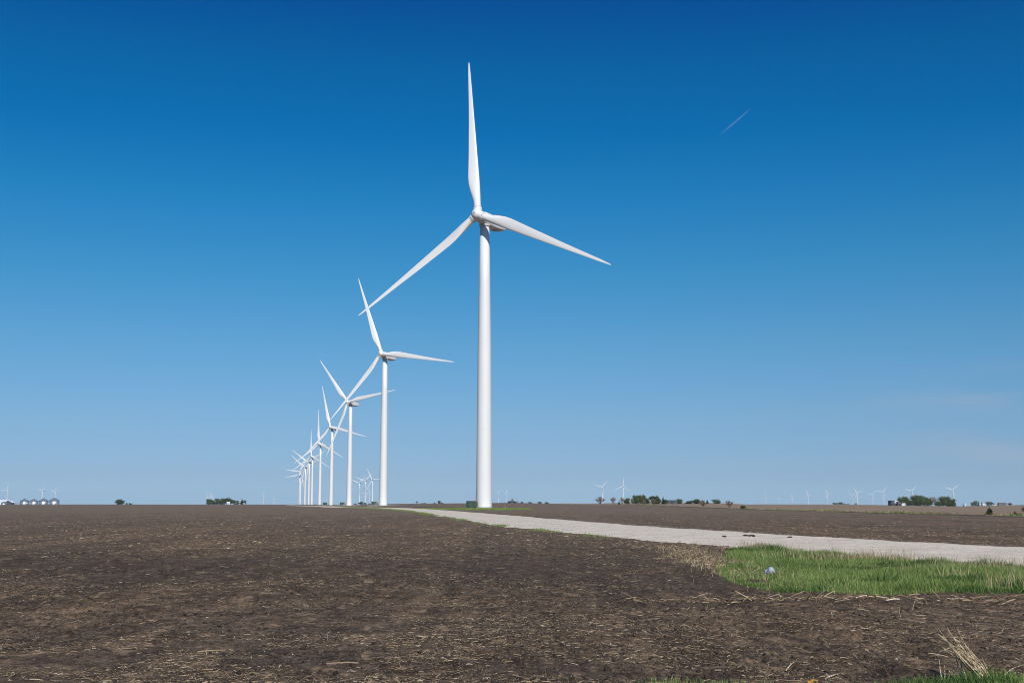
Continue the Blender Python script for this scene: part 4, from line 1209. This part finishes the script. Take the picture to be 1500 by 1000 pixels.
for k, px, w, yt, lab in (('s', 1418.8, 5, 733.2, 'leftmost far tree of the hazy farm at the right edge'), ('b', 1422.6, 7, 732, 'tallest far tree of the hazy farm at the right edge'), ('c', 1427.5, 4, 732.8, 'narrow far tree right of the tallest hazy one'),
                          ('c', 1432.3, 3, 733, 'thin far tree between two white buildings'), ('t', 1438.2, 3, 733.5, 'thin bare far tree above the first white barn'), ('a', 1441.7, 5, 733.6, 'small far tree between the white barns'), ('b', 1446.3, 5, 733.6, 'far tree touching the second white barn'),
                          ('b', 1473, 6, 735.6, 'lone hazy tree right of the long grey structure')):
    tree(k, px, w, yt, 3600, lab, 'tree', G6)
tree('c', 1443, 12, 740.2, 168, 'dense pointed evergreen on the field boundary at right', 'evergreen', 'young evergreens on the field boundary')
tree('c', 1479.5, 9, 746.5, 156, 'smaller ragged evergreen nearer the right edge', 'evergreen', 'young evergreens on the field boundary')
tree('b', 1487, 5, 750, 156, 'little low bush touching the ragged evergreen near the right edge', 'bush')
tree('o', 1498, 17, 738.6, 150, 'rounded tan willow shrub cut by the right edge', 'shrub')
for i, (px, w, yt, lab) in enumerate(((1220, 8, 736.4, 'left half of the low bluish wood beside the fifth right-hand turbine'), (1227, 8, 736.3, 'right half of the low bluish wood beside the fifth right-hand turbine'), (1233, 4, 736.8, 'small bluish bush, middle one of three specks right of the low wood'), (1238, 3, 737.2, 'smallest bluish bush right of the low wood'))):
    tree('b' if i % 2 else 's', px, w, yt, 4200, lab, 'tree', 'low bluish trees left of the overlapping turbines')

# ------------------------------------------------------------------ farm buildings
M_ROOFW = mat('white_roof_metal', (.72, .74, .76), .45, .1); M_WALLW = mat('white_siding', (.70, .70, .68), .7); M_WALLG = mat('dark_grey_siding', (.06, .07, .085), .7)
M_BIN = mat('corrugated_galvanised', (.62, .65, .68), .32, .85); M_BROWN = mat('brown_boards', (.12, .09, .075), .8); M_WIN = mat('dark_window', (.03, .035, .045), .2)
def corr(m):
    t = NT(m); v = t.coords(); w = t.new('ShaderNodeTexWave'); w.bands_direction = 'Z'; w.inputs['Scale'].default_value = 3.0
    t.l.new(v, w.inputs['Vector']); t.bump(w.outputs['Fac'], .3, .04)
corr(M_BIN)
def grain_bin():
    t = empty('grain_bin')
    bm = bmesh.new(); lathe(bm, [(4.9, -2), (4.9, 4.6)], 48); obj('wall', bm, M_BIN, t, True)
    bm = bmesh.new(); lathe(bm, [(5.2, 4.45), (5.2, 4.55), (.5, 7.5), (.45, 7.9), (.05, 8.0)], 48); r = obj('roof', bm, M_BIN, t)
    bm = bmesh.new()
    for k in range(12):
        a = 2 * PI * k / 12
        tube(bm, (5.2 * math.cos(a), 5.2 * math.sin(a), 4.6), (.5 * math.cos(a), .5 * math.sin(a), 7.56), .06, .04, 4)
    obj('roof_rib', bm, M_BIN, r)
    bm = bmesh.new(); box(bm, -1.2, .2, -5.05, -4.8, .3, 2.4, .03); obj('door', bm, M_STEEL, t)
    bm = bmesh.new()
    for xx in (2.0, 2.5): tube(bm, (xx, -4.6, 0), (xx, -4.6, 5), .05, .05, 5)
    for k in range(12): tube(bm, (2.0, -4.6, .3 + k * .4), (2.5, -4.6, .3 + k * .4), .03, .03, 4)
    obj('ladder', bm, M_STEEL, t)
    return t
gb = grain_bin()
for i, (px, d, s, lab) in enumerate(((42, 1420, .98, 'leftmost of the four grain bins'), (55.6, 1420, .97, 'second grain bin from the left of four'), (69.7, 1400, 1.04, 'third grain bin from the left of four'), (85.2, 1390, 1.1, 'rightmost and largest of the four grain bins'))):
    o = gb if i == 0 else copy_tree(gb)
    x = (px - 750) / F * d; o.location = (x, d, float(base_z(x, d))); o.scale = (s, s, s); o.rotation_euler = (0, 0, math.radians(20))
    tag(o, lab, 'grain bin', 'silver grain bins at the far left')
def shed(name, px, w, h_eave, h_peak, dep, d, yaw, wm, rm, label, cat, group=None, win=3, axis='x'):
    x = (px - 750) / F * d; g = float(base_z(x, d))
    t = empty(name, (x, d, g), math.radians(yaw)); tag(t, label, cat, group)
    w2, dd = w / 2, dep / 2
    bm = bmesh.new()
    v = [bm.verts.new(c) for c in ((-w2, -dd, -1), (w2, -dd, -1), (w2, dd, -1), (-w2, dd, -1), (-w2, -dd, h_eave), (w2, -dd, h_eave), (w2, dd, h_eave), (-w2, dd, h_eave), (-w2, 0, h_peak), (w2, 0, h_peak))]
    for f in ((0, 1, 5, 4), (2, 3, 7, 6), (1, 2, 6, 9, 5), (3, 0, 4, 8, 7), (3, 2, 1, 0)): bm.faces.new([v[i] for i in f])
    obj('wall', bm, wm, t)
    bm = bmesh.new(); o_ = .35; hz = .12
    for s in (-1, 1):
        ed = dd + o_; ez = h_eave - (h_peak - h_eave) * o_ / dd
        a = [(-w2 - o_, s * ed, ez + .02), (w2 + o_, s * ed, ez + .02), (w2 + o_, 0, h_peak + .02), (-w2 - o_, 0, h_peak + .02)]
        lo = [bm.verts.new(c) for c in a]; up = [bm.verts.new((c[0], c[1], c[2] + hz)) for c in a]
        bm.faces.new(lo); bm.faces.new(up[::-1])
        for i in range(4): bm.faces.new((lo[i], lo[(i + 1) % 4], up[(i + 1) % 4], up[i]))
    bmesh.ops.recalc_face_normals(bm, faces=bm.faces[:])
    obj('roof', bm, rm, t)
    bm = bmesh.new(); box(bm, -w2 * .15 - 1, -w2 * .15 + 1, -dd - .06, -dd + .02, -.2, min(h_eave * .8, 2.4)); obj('door', bm, M_WIN, t)
    for k in range(win):
        xx = -w2 + w * (k + .5) / win + 1.3
        if xx + .6 > w2: continue
        bm = bmesh.new(); box(bm, xx - .5, xx + .5, -dd - .05, -dd + .02, h_eave * .45, h_eave * .8); obj('window', bm, M_WIN, t)
    return t
shed('long_shed', 3, 28, 3.1, 5.6, 12, 1450, -4, M_WALLW, M_ROOFW, 'long low white shed with a pale metal roof cut by the left edge', 'shed', None, 4)
shed('gable_shed', 20.3, 5, 2.6, 5.0, 12, 1430, 72, M_WALLG, M_ROOFW, 'small gabled building at the right end of the long white shed', 'shed', None, 0)
o = copy_tree(gb); x = (12 - 750) / F * 1400; o.location = (x, 1400, float(base_z(x, 1400))); o.scale = (.62, .62, .52)
tag(o, 'small squat grain bin in front of the long white shed', 'grain bin', 'silver grain bins at the far left')
def tank(px, w, h, d, label):
    x = (px - 750) / F * d; t = empty('storage_tank', (x, d, float(base_z(x, d)))); tag(t, label, 'tank', 'low grey tanks left of the grain bins')
    bm = bmesh.new(); lathe(bm, [(w / 2, -1), (w / 2, h * .8)], 28); obj('wall', bm, mat('grey_tank', (.22, .25, .28), .6), t, True)
    bm = bmesh.new(); lathe(bm, [(w / 2 + .1, h * .8), (w / 2 + .1, h * .83), (.2, h)], 28); obj('lid', bm, M_STEEL, t)
tank(27.5, 2.6, 2.3, 1430, 'low grey tank, left one of two between the shed and the bins'); tank(32.8, 3.2, 2.5, 1430, 'low grey tank, right one of two between the shed and the bins')
shed('farmhouse', 338, 5.5, 3.2, 5.0, 6, 2350, 10, M_WALLW, M_ROOFW, 'little white house in front of the farm grove', 'house', None, 2)
shed('white_outbuilding', 360.8, 3.2, 1.7, 2.4, 4, 2350, 0, M_WALLW, M_ROOFW, 'tiny white outbuilding at the right end of the farm grove', 'shed', None, 1)
shed('grey_outbuilding', 349.2, 3.2, 3.0, 4.6, 4, 2400, 0, M_BROWN, M_BROWN, 'narrow brown outbuilding among the farm grove trees', 'shed', None, 1)
shed('low_barn', 983.5, 9, 2.6, 3.8, 7, 1250, -6, M_WALLG, M_WALLG, 'long low dark barn between the green clump and a single round tree', 'barn', None, 3)
shed('dark_shed', 1301, 4.5, 5.2, 5.6, 6, 1380, 20, M_WALLG, M_WALLG, 'dark blocky shed at the left end of the farmstead at right', 'shed', None, 0)
shed('pale_shed', 1306.5, 6, 3.6, 5.6, 8, 1400, 8, mat('pale_blue_siding', (.33, .38, .43), .7), mat('pale_roof', (.45, .50, .55), .6), 'pale grey shed just right of the dark blocky shed', 'shed', None, 1)
shed('open_shed', 1312, 4, 3.9, 4.6, 6, 1390, 0, M_BROWN, M_WALLG, 'brown open fronted shed left of the farmstead trees', 'shed', None, 1)
shed('white_shed', 1319, 2.0, 2.4, 3.2, 4, 1380, 60, M_WALLW, M_ROOFW, 'tiny bright white shed end under the farmstead trees', 'shed', None, 0)
WB = 'white buildings of the hazy farm at the right edge'
shed('white_barn', 1434.8, 8.5, 3.3, 5.2, 9, 3400, 10, M_WALLW, M_ROOFW, 'white barn, larger one on the left of the hazy farm', 'barn', WB, 2)
shed('white_barn', 1449.5, 7.5, 3.4, 6, 8, 3400, -20, M_WALLW, M_WALLG, 'white barn with a dark roof slope on the right of the hazy farm', 'barn', WB, 2)
shed('white_barn', 1429.7, 4, 4.0, 5.2, 6, 3500, 0, M_WALLW, M_ROOFW, 'smallest white building, at the left side of the hazy farm', 'barn', WB, 1)
shed('livestock_barn', 1461.5, 22, 6.8, 7.4, 10, 3500, 0, M_BROWN, M_WALLG, 'long brownish grey barn near the right edge of the horizon', 'barn', None, 5)
for px, lab in ((1405.5, 'thin dark tank, left of the pale pair beside the rightmost turbine'), (1408.6, 'short pale silo just right of the rightmost turbine')):
    x = (px - 750) / F * 3600; t = empty('silo', (x, 3600, float(base_z(x, 3600)))); tag(t, lab, 'silo')
    bm = bmesh.new(); lathe(bm, [(1.6, -3), (1.6, 6.0)], 20); obj('wall', bm, M_WALLW if px > 1407 else M_WALLG, t, True)
    bm = bmesh.new(); lathe(bm, [(1.7, 6.0), (1.5, 6.8), (.1, 7.4)], 20); obj('dome', bm, M_STEEL, t, True)
shed('hay_shelter', 1249.2, 8, 3.4, 4.4, 6, 4300, 0, M_BROWN, M_BROWN, 'tiny brown shelter at the foot of the smaller overlapping turbine', 'shed', None, 1)

# ------------------------------------------------------------------ contrail
def contrail():
    a = math.atan((HY - 500) / F)
    def at(px, py, dist):
        u = (500 - py) / F; v = (px - 750) / F
        d = Vector((v, math.cos(a) - u * math.sin(a), math.sin(a) + u * math.cos(a))).normalized()
        return d * dist + Vector((0, 0, HC))
    p1 = at(1098, 161, 27000); p0 = at(1052, 200, 29500)
    bm = bmesh.new(); n = 26; prev = None
    q = (p1 - p0).to_track_quat('Z', 'Y'); prevr = None
    for k in range(n + 1):
        f = k / n; c = p0.lerp(p1, f) - p0; r = 5 + 24 * (1 - f) ** .7 + 3 * math.sin(k * 1.7) * (1 - f)
        ring = [bm.verts.new(c + (q @ Vector((math.cos(t_), math.sin(t_), 0))) * max(r, 2)) for t_ in [2 * PI * i / 14 for i in range(14)]]
        if prevr:
            for i in range(14): bm.faces.new((prevr[i], prevr[(i + 1) % 14], ring[(i + 1) % 14], ring[i]))
        else: bm.faces.new(ring[::-1])
        prevr = ring
    bm.faces.new(prevr)
    m = bpy.data.materials.new('ice_trail'); m.use_nodes = True; t = m.node_tree
    t.nodes.remove(t.nodes['Principled BSDF'])
    v = t.nodes.new('ShaderNodeVolumePrincipled'); v.inputs['Color'].default_value = (1, 1, 1, 1)
    tc = t.nodes.new('ShaderNodeTexCoord'); ln = t.nodes.new('ShaderNodeVectorMath'); ln.operation = 'LENGTH'
    mr = t.nodes.new('ShaderNodeMapRange'); mr.inputs['From Min'].default_value = 0; mr.inputs['From Max'].default_value = (p1 - p0).length
    mr.inputs['To Max'].default_value = .0052; pw = t.nodes.new('ShaderNodeMath'); pw.operation = 'POWER'; pw.inputs[1].default_value = 1.5
    t.links.new(tc.outputs['Object'], ln.inputs[0]); t.links.new(ln.outputs['Value'], mr.inputs['Value'])
    nz = t.nodes.new('ShaderNodeMath'); nz.operation = 'MULTIPLY'; sq = t.nodes.new('ShaderNodeMath'); sq.operation = 'DIVIDE'; sq.inputs[1].default_value = .0052
    t.links.new(mr.outputs[0], sq.inputs[0]); t.links.new(sq.outputs[0], pw.inputs[0]); t.links.new(pw.outputs[0], nz.inputs[0]); nz.inputs[1].default_value = .0042
    t.links.new(nz.outputs[0], v.inputs['Density'])
    t.links.new(v.outputs[0], t.nodes['Material Output'].inputs['Volume'])
    o = obj('contrail', bm, m); o.location = p0
    tag(o, 'short faint white contrail slanting across the blue sky', 'contrail')
contrail()

# ------------------------------------------------------------------ haze
bm = bmesh.new(); box(bm, -21500, 21500, -21500, 21500, -60, 170)
m = bpy.data.materials.new('haze_air'); m.use_nodes = True; t = m.node_tree
t.nodes.remove(t.nodes['Principled BSDF'])
v = t.nodes.new('ShaderNodeVolumePrincipled')
v.inputs['Color'].default_value = (.62, .80, 1, 1)
v.inputs['Density'].default_value = 3e-5
v.inputs['Anisotropy'].default_value = 0.0
t.links.new(v.outputs[0], t.nodes['Material Output'].inputs['Volume'])
hz = obj('haze', bm, m)
tag(hz, kind='stuff')
